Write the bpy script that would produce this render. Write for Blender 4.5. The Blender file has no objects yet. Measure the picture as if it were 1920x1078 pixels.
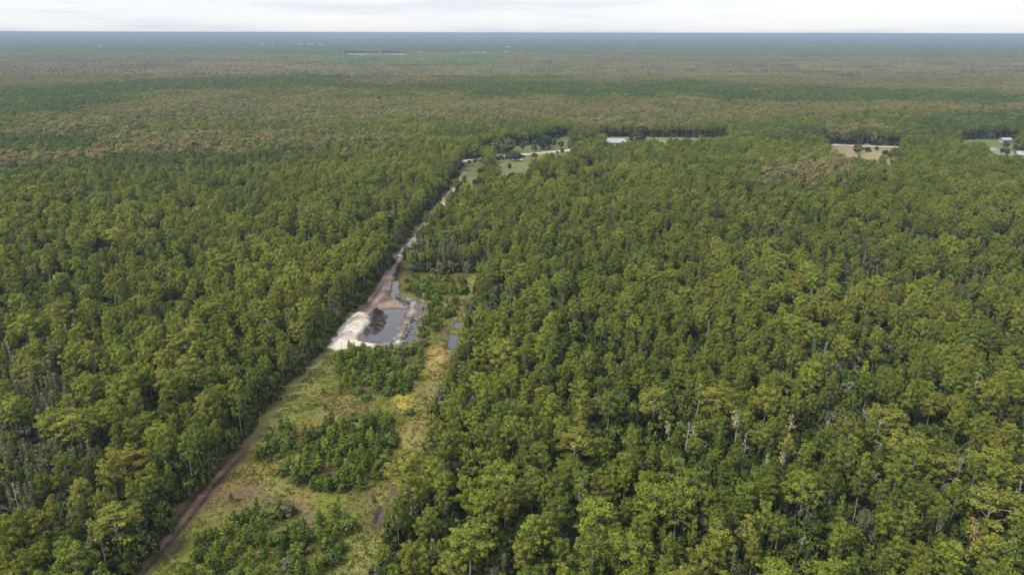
import bpy, math, random
import numpy as np
from mathutils import Matrix, Vector

# ------------------------------------------------------------------ camera, world, sun, exposure
S = bpy.context.scene
COL = S.collection
R = math.radians
ALT = 90.0
F = 960.0 / math.tan(R(35.0))            # focal length in photo pixels (1920 wide)
PITCH = math.atan((539 - 62.0) / F)      # camera looks this far below the horizon
ROLL = R(0.12)

cam_d = bpy.data.cameras.new('camera')
cam_d.sensor_width = 36.0
cam_d.lens = 18.0 / math.tan(R(35.0))
cam_d.clip_start = 1.0
cam_d.clip_end = 150000.0
cam = bpy.data.objects.new('camera', cam_d)
COL.objects.link(cam)
CM = Matrix.Rotation(math.pi / 2 - PITCH, 4, 'X') @ Matrix.Rotation(ROLL, 4, 'Z')
cam.matrix_world = Matrix.Translation((0, 0, ALT)) @ CM
S.camera = cam

SUN_AZ, SUN_EL = R(235.0), R(52.0)       # compass bearing (from +Y clockwise) and elevation of the sun
world = bpy.data.worlds.new('World')
S.world = world
world.use_nodes = True
wn, wl = world.node_tree.nodes, world.node_tree.links
wn.clear()
w_out = wn.new('ShaderNodeOutputWorld')
w_bg = wn.new('ShaderNodeBackground')
w_sky = wn.new('ShaderNodeTexSky')
w_sky.sky_type = 'NISHITA'
w_sky.sun_disc = False
w_sky.sun_elevation = SUN_EL
w_sky.sun_rotation = SUN_AZ
w_sky.air_density = 1.0
w_sky.dust_density = 1.0
w_tc = wn.new('ShaderNodeTexCoord')
w_map = wn.new('ShaderNodeMapping')
w_map.inputs['Scale'].default_value = (1.8, 1.8, 22.0)
w_map.inputs['Location'].default_value = (1.3, 0.6, 0.35)
w_noi = wn.new('ShaderNodeTexNoise')
w_noi.inputs['Scale'].default_value = 1.6
w_noi.inputs['Detail'].default_value = 7.0
w_noi.inputs['Roughness'].default_value = 0.55
w_ramp = wn.new('ShaderNodeValToRGB')
w_ramp.color_ramp.elements[0].position = 0.40
w_ramp.color_ramp.elements[0].color = (0.77, 0.81, 0.91, 1)
w_ramp.color_ramp.elements[1].position = 0.60
w_ramp.color_ramp.elements[1].color = (0.97, 0.98, 1.0, 1)
e = w_ramp.color_ramp.elements.new(0.50)
e.color = (0.91, 0.93, 0.985, 1)
w_scl = wn.new('ShaderNodeMixRGB'); w_scl.blend_type = 'MULTIPLY'
w_scl.inputs['Fac'].default_value = 1.0
SKY = 4.25                                # cloud radiance at the horizon against the 0.1 background strength
w_mix = wn.new('ShaderNodeMixRGB')
w_mix.inputs['Fac'].default_value = 0.9                     # nearly overcast
wl.new(w_tc.outputs['Generated'], w_map.inputs['Vector'])
wl.new(w_map.outputs['Vector'], w_noi.inputs['Vector'])
wl.new(w_noi.outputs['Fac'], w_ramp.inputs['Fac'])
wl.new(w_ramp.outputs['Color'], w_scl.inputs['Color1'])
wl.new(w_sky.outputs['Color'], w_mix.inputs['Color1'])
wl.new(w_scl.outputs['Color'], w_mix.inputs['Color2'])
wl.new(w_mix.outputs['Color'], w_bg.inputs['Color'])
w_bg.inputs['Strength'].default_value = 0.10
# an overcast sky is about three times as bright overhead as at the horizon
w_sep = wn.new('ShaderNodeSeparateXYZ'); w_cl = wn.new('ShaderNodeMath'); w_cl.operation = 'MULTIPLY_ADD'; w_cl.use_clamp = False
w_ab = wn.new('ShaderNodeMath'); w_ab.operation = 'MAXIMUM'; w_ab.inputs[1].default_value = 0.0
w_cl.inputs[1].default_value = 2.0 * SKY; w_cl.inputs[2].default_value = SKY
wl.new(w_tc.outputs['Generated'], w_sep.inputs[0]); wl.new(w_sep.outputs['Z'], w_ab.inputs[0]); wl.new(w_ab.outputs[0], w_cl.inputs[0])
wl.new(w_cl.outputs[0], w_scl.inputs['Color2'])
wl.new(w_bg.outputs['Background'], w_out.inputs['Surface'])

sun_d = bpy.data.lights.new('sun', 'SUN')
sun_d.energy = 2.2
sun_d.angle = R(10.0)
sun_d.color = (1.0, 0.95, 0.86)
sun = bpy.data.objects.new('sun', sun_d)
COL.objects.link(sun)
sv = Vector((math.sin(SUN_AZ) * math.cos(SUN_EL), math.cos(SUN_AZ) * math.cos(SUN_EL), math.sin(SUN_EL)))
sun.rotation_euler = sv.to_track_quat('Z', 'Y').to_euler()

S.render.engine = 'CYCLES'
S.view_settings.view_transform = 'Standard'
S.view_settings.look = 'None'
S.view_settings.exposure = 1.2
S.view_settings.gamma = 1.0
S.view_settings.use_curve_mapping = False
cy = S.cycles
cy.max_bounces = 5
cy.diffuse_bounces = 3
cy.glossy_bounces = 2
cy.transmission_bounces = 3
cy.volume_bounces = 0
cy.transparent_max_bounces = 4
cy.caustics_reflective = False
cy.caustics_refractive = False
cy.use_denoising = True
cy.denoiser = 'OPENIMAGEDENOISE'
cy.denoising_input_passes = 'RGB_ALBEDO_NORMAL'

# ------------------------------------------------------------------ maps between the photograph and the ground
CMn = np.array(CM.to_3x3())

def G(px, py, z=0.0):
    """world point at height z that is seen at photo pixel px, py"""
    d = CMn @ np.array([px - 960.0, 539.0 - py, -F])
    t = (z - ALT) / d[2]
    return np.array([d[0] * t, d[1] * t])

def P(x, y, z=0.0):
    """photo pixel of world points (arrays)"""
    x = np.asarray(x, float); y = np.asarray(y, float)
    v = np.stack([x, y, np.zeros_like(x) + z - ALT], -1) @ CMn
    w = np.maximum(-v[..., 2], 1e-3)
    return 960 + v[..., 0] / w * F, 539 - v[..., 1] / w * F

def poly(pts):
    return np.array([G(*p) for p in pts])

def sdist(x, y, pg, closed=True):
    """signed distance to a polygon (inside > 0), or minus distance to a polyline"""
    x = np.asarray(x, float); y = np.asarray(y, float)
    best = np.full(x.shape, 1e18)
    inside = np.zeros(x.shape, bool)
    n = len(pg)
    for i in range(n if closed else n - 1):
        ax, ay = pg[i]; bx, by = pg[(i + 1) % n]
        dx, dy = bx - ax, by - ay
        t = np.clip(((x - ax) * dx + (y - ay) * dy) / (dx * dx + dy * dy + 1e-9), 0, 1)
        best = np.minimum(best, (x - ax - t * dx) ** 2 + (y - ay - t * dy) ** 2)
        if closed:
            c = (ay > y) != (by > y)
            with np.errstate(divide='ignore', invalid='ignore'):
                xi = (bx - ax) * (y - ay) / (by - ay if by != ay else 1e-9) + ax
            inside ^= c & (x < xi)
    best = np.sqrt(best)
    return np.where(inside, best, -best)

def h2(ix, iy, seed):
    n = (ix.astype(np.int64) * 374761393 + iy.astype(np.int64) * 668265263 + seed * 1442695041) & 0xffffffff
    n = ((n ^ (n >> 13)) * 1274126177) & 0xffffffff
    n = ((n ^ (n >> 16)) * 2246822519) & 0xffffffff
    return ((n ^ (n >> 15)) & 0xffffff) / float(0xffffff)

def vnoise(x, y, s, seed):
    x = np.asarray(x, float) / s; y = np.asarray(y, float) / s
    ix, iy = np.floor(x), np.floor(y)
    fx, fy = x - ix, y - iy
    fx = fx * fx * (3 - 2 * fx); fy = fy * fy * (3 - 2 * fy)
    a = h2(ix, iy, seed); b = h2(ix + 1, iy, seed); c = h2(ix, iy + 1, seed); d = h2(ix + 1, iy + 1, seed)
    return (a * (1 - fx) + b * fx) * (1 - fy) + (c * (1 - fx) + d * fx) * fy

def fbm(x, y, s, seed, octv=4):
    v = 0; a = 0.5; t = 0
    for i in range(octv):
        v = v + a * vnoise(x, y, s / 2 ** i, seed + 17 * i); t += a; a *= 0.55
    return v / t

def sm(a, b, x):
    t = np.clip((x - a) / (b - a), 0, 1)
    return t * t * (3 - 2 * t)

# ------------------------------------------------------------------ helpers for objects
def tag(o, label=None, cat=None, group=None, kind=None):
    if label: o['label'] = label
    if cat: o['category'] = cat
    if group: o['group'] = group
    if kind: o['kind'] = kind
    return o

def mesh_np(name, v, f, mats=(), smooth=False):
    """mesh from numpy vertices and a list of equal-sized faces (tris or quads)"""
    me = bpy.data.meshes.new(name)
    v = np.asarray(v, np.float32); f = np.asarray(f, np.int32)
    me.vertices.add(len(v)); me.vertices.foreach_set('co', v.ravel())
    k = f.shape[1]
    me.loops.add(f.size); me.loops.foreach_set('vertex_index', f.ravel())
    me.polygons.add(len(f))
    me.polygons.foreach_set('loop_start', np.arange(0, f.size, k, dtype=np.int32))
    me.polygons.foreach_set('loop_total', np.full(len(f), k, np.int32))
    me.update(calc_edges=True)
    me.validate()
    if smooth:
        me.polygons.foreach_set('use_smooth', np.ones(len(f), bool))
    for m in mats: me.materials.append(m)
    return me

def attr(me, name, typ, data, domain='POINT'):
    a = me.attributes.new(name, typ, domain)
    key = {'FLOAT': 'value', 'INT': 'value', 'FLOAT_VECTOR': 'vector', 'FLOAT_COLOR': 'color'}[typ]
    a.data.foreach_set(key, np.ascontiguousarray(data).ravel())

def link(name, me, parent=None, loc=None, rz=0.0):
    o = bpy.data.objects.new(name, me)
    COL.objects.link(o)
    if parent is not None: o.parent = parent
    if loc is not None: o.location = loc
    if rz: o.rotation_euler = (0, 0, rz)
    return o

class MB:
    """collects quads/tris of boxes, prisms and bars into one mesh"""
    def __init__(s): s.v = []; s.f = []
    def add(s, v, f):
        n = len(s.v); s.v += [tuple(p) for p in v]; s.f += [tuple(i + n for i in q) for q in f]
    def box(s, x0, y0, z0, x1, y1, z1):
        s.add([(x0, y0, z0), (x1, y0, z0), (x1, y1, z0), (x0, y1, z0), (x0, y0, z1), (x1, y0, z1), (x1, y1, z1), (x0, y1, z1)],
              [(0, 3, 2, 1), (4, 5, 6, 7), (0, 1, 5, 4), (1, 2, 6, 5), (2, 3, 7, 6), (3, 0, 4, 7)])
    def bar(s, a, b, ra, rb, n=5):
        a, b = Vector(a), Vector(b)
        d = (b - a).normalized(); u = d.orthogonal().normalized(); w = d.cross(u)
        vs = [a + (u * math.cos(t) + w * math.sin(t)) * ra for t in [2 * math.pi * i / n for i in range(n)]]
        vs += [b + (u * math.cos(t) + w * math.sin(t)) * rb for t in [2 * math.pi * i / n for i in range(n)]]
        s.add(vs, [(i, (i + 1) % n, n + (i + 1) % n, n + i) for i in range(n)] + [tuple(range(n, 2 * n))])
    def tube(s, pts, rad, n=6):
        vs = []; fs = []
        for i, p in enumerate(pts):
            p = Vector(p)
            q = Vector(pts[min(i + 1, len(pts) - 1)]) - Vector(pts[max(i - 1, 0)])
            q.normalize()
            u = q.cross(Vector((0.13, 1, 0.07))).normalized(); w = q.cross(u)
            for k in range(n):
                t = 2 * math.pi * k / n
                vs.append(p + (u * math.cos(t) + w * math.sin(t)) * rad[i])
        for i in range(len(pts) - 1):
            for k in range(n):
                fs.append((i * n + k, i * n + (k + 1) % n, (i + 1) * n + (k + 1) % n, (i + 1) * n + k))
        s.add(vs, fs)
    def mesh(s, name, mat):
        me = bpy.data.meshes.new(name); me.from_pydata(s.v, [], s.f); me.materials.append(mat); me.update()
        return me
    def build(s, name, mat, parent=None, loc=None): return link(name, s.mesh(name, mat), parent, loc)

# ------------------------------------------------------------------ materials
def newmat(name):
    m = bpy.data.materials.new(name); m.use_nodes = True
    m.node_tree.nodes.clear()
    return m, m.node_tree.nodes, m.node_tree.links

def leaf_material(name, rnd=0.16, transl=0.22):
    m, n, l = newmat(name)
    out = n.new('ShaderNodeOutputMaterial')
    at = n.new('ShaderNodeAttribute'); at.attribute_type = 'INSTANCER'; at.attribute_name = 'tint'
    lv = n.new('ShaderNodeAttribute'); lv.attribute_type = 'GEOMETRY'; lv.attribute_name = 'lv'
    nr = n.new('ShaderNodeAttribute'); nr.attribute_type = 'GEOMETRY'; nr.attribute_name = 'nrm'
    vt = n.new('ShaderNodeVectorTransform'); vt.vector_type = 'NORMAL'; vt.convert_from = 'OBJECT'; vt.convert_to = 'WORLD'
    l.new(nr.outputs['Vector'], vt.inputs['Vector'])
    nz = n.new('ShaderNodeVectorMath'); nz.operation = 'NORMALIZE'
    l.new(vt.outputs['Vector'], nz.inputs[0])
    hsv = n.new('ShaderNodeHueSaturation')
    mr = n.new('ShaderNodeMapRange'); mr.inputs['To Min'].default_value = 1 - rnd * 2.1; mr.inputs['To Max'].default_value = 1 + rnd * 2.1
    l.new(lv.outputs['Fac'], mr.inputs['Value'])
    mh = n.new('ShaderNodeMapRange'); mh.inputs['To Min'].default_value = 0.515; mh.inputs['To Max'].default_value = 0.482
    l.new(lv.outputs['Fac'], mh.inputs['Value'])
    l.new(at.outputs['Color'], hsv.inputs['Color'])
    l.new(mr.outputs['Result'], hsv.inputs['Value'])
    l.new(mh.outputs['Result'], hsv.inputs['Hue'])
    df = n.new('ShaderNodeBsdfDiffuse'); tr = n.new('ShaderNodeBsdfTranslucent')
    mx = n.new('ShaderNodeMixShader'); mx.inputs['Fac'].default_value = transl
    for b in (df, tr):
        l.new(hsv.outputs['Color'], b.inputs['Color']); l.new(nz.outputs['Vector'], b.inputs['Normal'])
    l.new(df.outputs['BSDF'], mx.inputs[1]); l.new(tr.outputs['BSDF'], mx.inputs[2])
    l.new(mx.outputs['Shader'], out.inputs['Surface'])
    return m

def plain(name, c1, c2=None, scale=1.0, rough=0.9, bump=0.0, spec=0.2, detail=5.0):
    m, n, l = newmat(name)
    out = n.new('ShaderNodeOutputMaterial'); b = n.new('ShaderNodeBsdfPrincipled')
    b.inputs['Roughness'].default_value = rough
    b.inputs['Specular IOR Level'].default_value = spec
    l.new(b.outputs['BSDF'], out.inputs['Surface'])
    geo = n.new('ShaderNodeNewGeometry')
    no = n.new('ShaderNodeTexNoise'); no.inputs['Scale'].default_value = scale; no.inputs['Detail'].default_value = detail
    l.new(geo.outputs['Position'], no.inputs['Vector'])
    mx = n.new('ShaderNodeMixRGB')
    rp = n.new('ShaderNodeMapRange'); rp.inputs['From Min'].default_value = 0.35; rp.inputs['From Max'].default_value = 0.65
    l.new(no.outputs['Fac'], rp.inputs['Value']); l.new(rp.outputs['Result'], mx.inputs['Fac'])
    mx.inputs['Color1'].default_value = (*c1, 1); mx.inputs['Color2'].default_value = (*(c2 or c1), 1)
    l.new(mx.outputs['Color'], b.inputs['Base Color'])
    if bump:
        bp = n.new('ShaderNodeBump'); bp.inputs['Strength'].default_value = 0.8; bp.inputs['Distance'].default_value = bump
        l.new(no.outputs['Fac'], bp.inputs['Height']); l.new(bp.outputs['Normal'], b.inputs['Normal'])
    return m

M_NEEDLE = leaf_material('pine_needles')
M_LEAF = leaf_material('broad_leaves', rnd=0.14, transl=0.2)
M_BARK = plain('pine_bark', (0.19, 0.16, 0.135), (0.30, 0.26, 0.22), 3.0, bump=0.03)
M_GREYBARK = plain('grey_bark', (0.13, 0.125, 0.11), (0.20, 0.19, 0.17), 3.0, bump=0.03)
M_DEADWOOD = plain('bleached_wood', (0.24, 0.23, 0.21), (0.36, 0.34, 0.31), 4.0, bump=0.02)
M_WHITE = plain('white_metal_roofing', (0.16, 0.165, 0.17), (0.22, 0.22, 0.22), 0.6, rough=0.5, spec=0.4)
M_WALL = plain('pale_siding', (0.22, 0.215, 0.20), (0.28, 0.27, 0.26), 0.8)
M_GLASS = plain('dark_window_glass', (0.03, 0.035, 0.04), rough=0.1, spec=0.6)
M_STEEL = plain('galvanised_steel', (0.42, 0.43, 0.44), (0.5, 0.5, 0.52), 1.0, rough=0.5, spec=0.5)

# ground: albedo painted per vertex by what lies there, fine grain from noise
mg, n, l = newmat('ground_soil_and_grass')
out = n.new('ShaderNodeOutputMaterial'); b = n.new('ShaderNodeBsdfPrincipled')
b.inputs['Roughness'].default_value = 0.95; b.inputs['Specular IOR Level'].default_value = 0.15
at = n.new('ShaderNodeAttribute'); at.attribute_name = 'soil'
geo = n.new('ShaderNodeNewGeometry')
n1 = n.new('ShaderNodeTexNoise'); n1.inputs['Scale'].default_value = 0.9; n1.inputs['Detail'].default_value = 8; n1.inputs['Roughness'].default_value = 0.7
n2 = n.new('ShaderNodeTexNoise'); n2.inputs['Scale'].default_value = 0.12; n2.inputs['Detail'].default_value = 5
l.new(geo.outputs['Position'], n1.inputs['Vector']); l.new(geo.outputs['Position'], n2.inputs['Vector'])
r1 = n.new('ShaderNodeMapRange'); r1.inputs['From Min'].default_value = 0.3; r1.inputs['From Max'].default_value = 0.7; r1.inputs['To Min'].default_value = 0.62; r1.inputs['To Max'].default_value = 1.38
l.new(n1.outputs['Fac'], r1.inputs['Value'])
r2 = n.new('ShaderNodeMapRange'); r2.inputs['From Min'].default_value = 0.3; r2.inputs['From Max'].default_value = 0.7; r2.inputs['To Min'].default_value = 0.485; r2.inputs['To Max'].default_value = 0.515
l.new(n2.outputs['Fac'], r2.inputs['Value'])
hs = n.new('ShaderNodeHueSaturation')
l.new(at.outputs['Color'], hs.inputs['Color']); l.new(r1.outputs['Result'], hs.inputs['Value']); l.new(r2.outputs['Result'], hs.inputs['Hue'])
l.new(hs.outputs['Color'], b.inputs['Base Color'])
bp = n.new('ShaderNodeBump'); bp.inputs['Strength'].default_value = 0.7; bp.inputs['Distance'].default_value = 0.25
l.new(n1.outputs['Fac'], bp.inputs['Height']); l.new(bp.outputs['Normal'], b.inputs['Normal'])
l.new(b.outputs['BSDF'], out.inputs['Surface'])
M_GROUND = mg

mw, n, l = newmat('still_water')
out = n.new('ShaderNodeOutputMaterial'); b = n.new('ShaderNodeBsdfPrincipled')
b.inputs['Base Color'].default_value = (0.028, 0.027, 0.032, 1); b.inputs['Roughness'].default_value = 0.06
b.inputs['IOR'].default_value = 1.333; b.inputs['Specular IOR Level'].default_value = 0.55
geo = n.new('ShaderNodeNewGeometry'); n1 = n.new('ShaderNodeTexNoise'); n1.inputs['Scale'].default_value = 1.6; n1.inputs['Detail'].default_value = 3
l.new(geo.outputs['Position'], n1.inputs['Vector'])
bp = n.new('ShaderNodeBump'); bp.inputs['Strength'].default_value = 0.3; bp.inputs['Distance'].default_value = 0.03
l.new(n1.outputs['Fac'], bp.inputs['Height']); l.new(bp.outputs['Normal'], b.inputs['Normal'])
l.new(b.outputs['BSDF'], out.inputs['Surface'])
M_WATER = mw

# ------------------------------------------------------------------ layout, read from the photograph and laid on the ground
LEFT_EDGE = [(178, 1140, 0), (238, 1078, 0), (325, 959, 0), (384, 896, 0), (440, 843, 0), (478, 791, 0), (520, 739, 0), (556, 700, 0), (590, 668, 0),
             (608, 650, 0), (640, 606, 0), (655, 588, 0), (673, 572, 0), (700, 540, 0), (716, 516, 0), (733, 495, 0), (750, 483, 0)]
RIGHT_EDGE = [(765, 486, 0), (762, 508, 0), (765, 513, 0), (835, 514, 0), (900, 512, 0), (900, 530, 5), (884, 580, 5), (871, 630, 6), (862, 672, 6), (832, 719, 6), (826, 765, 7),
              (806, 840, 7), (772, 900, 7), (757, 945, 7), (730, 1008, 7), (702, 1075, 7), (672, 1150, 7)]
CLEARING = poly(LEFT_EDGE + RIGHT_EDGE)
TRACK_UP = poly([(752, 488), (775, 456), (790, 438), (806, 418), (822, 398), (842, 374), (866, 344), (880, 322)])
TRACK_LOW = poly([(215, 1120), (268, 1062), (335, 985), (395, 908), (440, 858), (482, 805), (530, 740), (580, 690), (615, 655)])
PATH_R = poly([(640, 1120), (672, 1050), (702, 985), (735, 915), (765, 855), (790, 795), (812, 735), (836, 672), (850, 630), (868, 585), (885, 540), (888, 518)])
FIELDS = {
    'field': poly([(918, 297, 0), (1058, 279, 0), (1002, 297, 10), (968, 338, 11), (944, 336, 11), (926, 312, 10)]),
    'strip': poly([(880, 302, 0), (909, 300, 0), (907, 340, 10), (876, 352, 10), (868, 352, 0)]),
    'lawn': poly([(900, 296, 0), (960, 291, 0), (1000, 287, 0), (1058, 280, 0), (1069, 256, 0), (1036, 257, 0), (1000, 272, 0), (965, 274, 0), (915, 285, 0)]),
    'dry': poly([(1540, 270, 0), (1700, 275, 0), (1690, 279, 9), (1645, 293, 13), (1590, 291, 13), (1552, 279, 12)]),
    'dry2': poly([(1656, 300, 3), (1680, 298, 3), (1682, 306, 12), (1656, 307, 12)]),
    'green': poly([(1800, 262, 0), (1910, 262, 0), (1912, 272, 9), (1800, 275, 9)]),
    'verge': poly([(1120, 257, 0), (1366, 259, 0), (1366, 265, 8), (1185, 266, 10), (1172, 269, 12), (1126, 269, 12)]),
    'front': poly([(1000, 287, 0), (1072, 256, 0), (1078, 262, 11), (1064, 284, 11), (1042, 290, 11), (1004, 298, 11)]),
    'roadfront': poly([(868, 301, 0), (910, 296, 0), (910, 303, 9), (870, 307, 9)]),
    'yard': poly([(1836, 272, 0), (1872, 279, 0), (1915, 290, 0), (1940, 297, 0), (1940, 299, 9), (1905, 296, 10), (1836, 279, 9)]),
}
LAKE = poly([(640, 100, 0), (770, 100.4, 0), (760, 108.2, 0), (655, 109.0, 0)])
ROAD_A = poly([(790, 312), (818, 308), (870, 302), (925, 295.5), (969, 291), (1016, 287), (1058, 283), (1110, 277)])
ROAD_B = poly([(1490, 268), (1545, 270.5), (1590, 273), (1640, 274.5), (1700, 277), (1780, 281)])
ROAD_C = poly([(1561, 268.5), (1580, 268.8), (1612, 270), (1630, 271)])

POND = poly([(694, 588), (700, 581), (712, 579), (735, 577), (766, 578), (765, 590), (757, 605), (749, 622), (743, 641), (720, 642), (700, 641), (675, 637), (672, 632), (682, 620), (694, 604)])
SPOIL = poly([(695, 600), (701, 584), (712, 582), (722, 588), (724, 600), (717, 612), (711, 623), (702, 621), (694, 611)])
WATERS = [POND,
          poly([(766, 598), (777, 596), (782, 610), (779, 625), (773, 643), (759, 652), (750, 648), (757, 630), (763, 612)]),
          poly([(737, 526), (746, 524), (748, 545), (747, 559), (736, 557), (733, 545)]),
          poly([(746, 551), (758, 557), (769, 568), (768, 578), (760, 572), (748, 560)]),
          poly([(712, 645), (740, 646), (748, 650), (727, 656), (706, 651)]),
          poly([(875, 564), (883, 564), (881, 586), (873, 585)]),
          poly([(852, 601), (865, 602), (863, 616), (850, 615)]),
          poly([(840, 624), (863, 624), (864, 640), (858, 655), (842, 652)]),
          poly([(731, 914), (742, 912), (741, 928), (732, 931)]),
          poly([(712, 956), (720, 954), (714, 980), (706, 988)])]
SAND = poly([(610, 650), (640, 612), (668, 586), (676, 583), (695, 596), (694, 606), (684, 619), (672, 632), (674, 641), (690, 645), (660, 652), (630, 656)])
BANK = poly([(655, 590), (676, 572), (712, 528), (735, 494), (752, 484), (748, 505), (738, 522), (734, 545), (736, 559), (752, 560), (764, 577), (735, 577), (708, 580), (694, 594), (676, 582)])
BERM = poly([(748, 554), (764, 562), (778, 566), (775, 580), (768, 594), (762, 608), (756, 622), (750, 638), (746, 646), (700, 648), (676, 645)])
RUBBLE = poly([(776, 562), (800, 566), (802, 590), (790, 608), (784, 640), (778, 640), (782, 610), (775, 592)])

# ------------------------------------------------------------------ the ground: one sheet, fine where the clearing is
def lines(segs):
    o = []
    for a, b, s in segs: o.append(np.arange(a, b, s))
    return np.unique(np.concatenate(o))
GX = lines([(-44000, -4000, 8000), (-4000, -400, 600), (-400, -110, 6), (-110, 12, 0.5), (12, 420, 6), (420, 4000, 600), (4000, 44001, 8000)])
GY = lines([(-3000, 30, 300), (30, 72, 3), (72, 330, 0.5), (330, 860, 5), (860, 4000, 120), (4000, 46001, 3000)])
gx, gy = np.meshgrid(GX, GY)
gx, gy = gx.ravel(), gy.ravel()
near = (gx > -120) & (gx < 20) & (gy > 60) & (gy < 460)
FLOOR = np.array([0.09, 0.095, 0.045])
soil = np.tile(FLOOR, (len(gx), 1)) * (0.75 + 0.5 * fbm(gx, gy, 40, 5))[:, None]
gz = np.zeros(len(gx))
nx, ny = gx[near], gy[near]
c = soil[near].copy(); z = np.zeros(len(nx))
def blend(c, w, col): return c + (np.array(col) - c) * w[:, None]
jag = (fbm(nx, ny, 6, 11) - 0.5) * 5
jag2 = (fbm(nx, ny, 2.2, 23) - 0.5)
d_clear = sdist(nx, ny, CLEARING)
w = sm(-3.0, 1.5, d_clear + jag)
gn = fbm(nx, ny, 11, 31); gn2 = fbm(nx, ny, 4, 41)
grass = np.array([0.160, 0.182, 0.030])[None] * np.ones((len(nx), 1))
grass = blend(grass, sm(0.50, 0.68, gn), (0.24, 0.175, 0.06))
grass = blend(grass, sm(0.56, 0.72, fbm(nx, ny, 7, 55)) * 0.85, (0.16, 0.11, 0.07))
grass = blend(grass, sm(0.60, 0.72, fbm(nx, ny, 9, 77)) * 0.6, (0.21, 0.22, 0.045))
grass *= (0.62 + 0.45 * gn2)[:, None]
c = blend(c, w, (0, 0, 0)) + grass * w[:, None]
z += w * (fbm(nx, ny, 5, 61) - 0.5) * 0.35
# forest-side strips of bare brown litter
c = blend(c, sm(2.6, 0.0, np.abs(d_clear - 1.0 + jag * 0.3)) * 0.6 * (nx < -20), (0.10, 0.068, 0.05))
# the lower dirt track
dl = -sdist(nx, ny, TRACK_LOW, False)
py_n = P(nx, ny)[1]
fade = sm(760, 900, py_n)
wt = sm(3.2, 1.6, dl + jag * 0.25) * (0.15 + 0.85 * fade)
c = blend(c, wt, (0.100, 0.066, 0.042))
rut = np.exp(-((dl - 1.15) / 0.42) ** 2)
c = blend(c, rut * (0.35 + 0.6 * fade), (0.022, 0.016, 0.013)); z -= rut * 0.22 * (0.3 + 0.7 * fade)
c = blend(c, sm(0.55, 0.2, dl + jag2) * 0.6 * fade, (0.15, 0.105, 0.07))
# pale lane of short grass beside the track, further up
ln = sm(4.5, 2.0, np.abs(dl - 3.0)) * (1 - fade) * w
c = blend(c, ln * 0.65, (0.165, 0.17, 0.055))
# the path on the other side
dr = -sdist(nx, ny, PATH_R, False)
c = blend(c, sm(3.4, 1.2, dr + jag * 0.5) * 0.75 * w, (0.26, 0.225, 0.075))
c = blend(c, np.exp(-((dr - 0.9) / 0.4) ** 2) * 0.5 * sm(0.42, 0.6, gn), (0.09, 0.06, 0.045))
for pts, col, k in [([(693, 950), (726, 946), (722, 985), (700, 1006), (690, 990)], (0.10, 0.072, 0.06), 0.85),
                    ([(738, 736), (777, 732), (778, 762), (756, 772), (740, 760)], (0.34, 0.29, 0.05), 0.8),
                    ([(810, 648), (838, 646), (842, 672), (812, 676)], (0.40, 0.27, 0.085), 0.85),
                    ([(832, 640), (866, 645), (862, 690), (832, 690)], (0.19, 0.12, 0.09), 0.6),
                    ([(795, 676), (835, 674), (835, 704), (790, 704)], (0.36, 0.24, 0.10), 0.7),
                    ([(600, 740), (690, 740), (690, 790), (600, 790)], (0.22, 0.155, 0.075), 0.7),
                    ([(572, 820), (625, 815), (625, 834), (572, 840)], (0.12, 0.085, 0.07), 0.85),
                    ([(450, 912), (486, 905), (486, 925), (450, 930)], (0.13, 0.10, 0.07), 0.7),
                    ([(500, 935), (590, 945), (580, 985), (500, 975)], (0.13, 0.095, 0.065), 0.6),
                    ([(400, 930), (480, 930), (440, 985), (370, 1010)], (0.15, 0.11, 0.045), 0.6),
                    ([(500, 895), (560, 885), (560, 925), (510, 930)], (0.19, 0.21, 0.05), 0.6),
                    ([(876, 518), (898, 516), (896, 560), (876, 562)], (0.26, 0.26, 0.085), 0.9),
                    ([(640, 1010), (690, 1000), (660, 1078), (620, 1078)], (0.19, 0.20, 0.06), 0.75),
                    ([(320, 1015), (360, 1000), (350, 1030), (310, 1045)], (0.045, 0.032, 0.03), 0.7)]:
    d = sdist(nx, ny, poly(pts))
    c = blend(c, sm(-1.6, 1.6, d + jag * 0.8) * k, col)
# rough bank, sand, berm, rubble strip
d = sdist(nx, ny, BANK)
wb = sm(-1.0, 0.8, d + jag * 0.3)
bank_c = blend(np.tile((0.165, 0.118, 0.10), (len(nx), 1)).astype(float), sm(0.35, 0.7, fbm(nx, ny, 2.5, 91)), (0.12, 0.08, 0.07))
lit = sm(585, 560, py_n) * 0
c = c * (1 - wb[:, None]) + bank_c * wb[:, None]
c = blend(c, wb * sm(-4.5, -1.5, -np.abs(sdist(nx, ny, poly([(690, 592), (708, 577), (740, 570), (766, 577)]), False)) ) * 0.7, (0.30, 0.225, 0.175))
z += wb * (0.12 + 0.45 * fbm(nx, ny, 3, 97)) * sm(0, 4, d)
for p_, wd in (([(737, 500), (722, 530), (716, 552), (700, 572)], 0.9), ([(728, 505), (712, 535), (690, 565)], 0.6), ([(746, 492), (734, 515), (728, 545)], 0.5)):
    q = -sdist(nx, ny, poly(p_), False)
    c = blend(c, np.exp(-(q / wd) ** 2) * 0.6, (0.36, 0.28, 0.26)); z -= np.exp(-(q / wd) ** 2) * 0.12
d = sdist(nx, ny, BERM[:9], False) * -1
wr = np.exp(-((d + jag2 * 1.2) / 1.5) ** 2)
c = blend(c, np.clip(wr * 1.3, 0, 1), (0.34, 0.30, 0.27)); zb = wr * (0.75 + jag2 * 1.2)
d = sdist(nx, ny, poly([(746, 646), (720, 647), (700, 648), (676, 645)]), False) * -1
wr2 = np.exp(-((d + jag2 * 1.5) / 1.6) ** 2)
c = blend(c, np.clip(wr2 * 1.2, 0, 1), (0.55, 0.50, 0.45)); zb = np.maximum(zb, wr2 * (0.5 + jag2))
d = sdist(nx, ny, RUBBLE)
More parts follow.
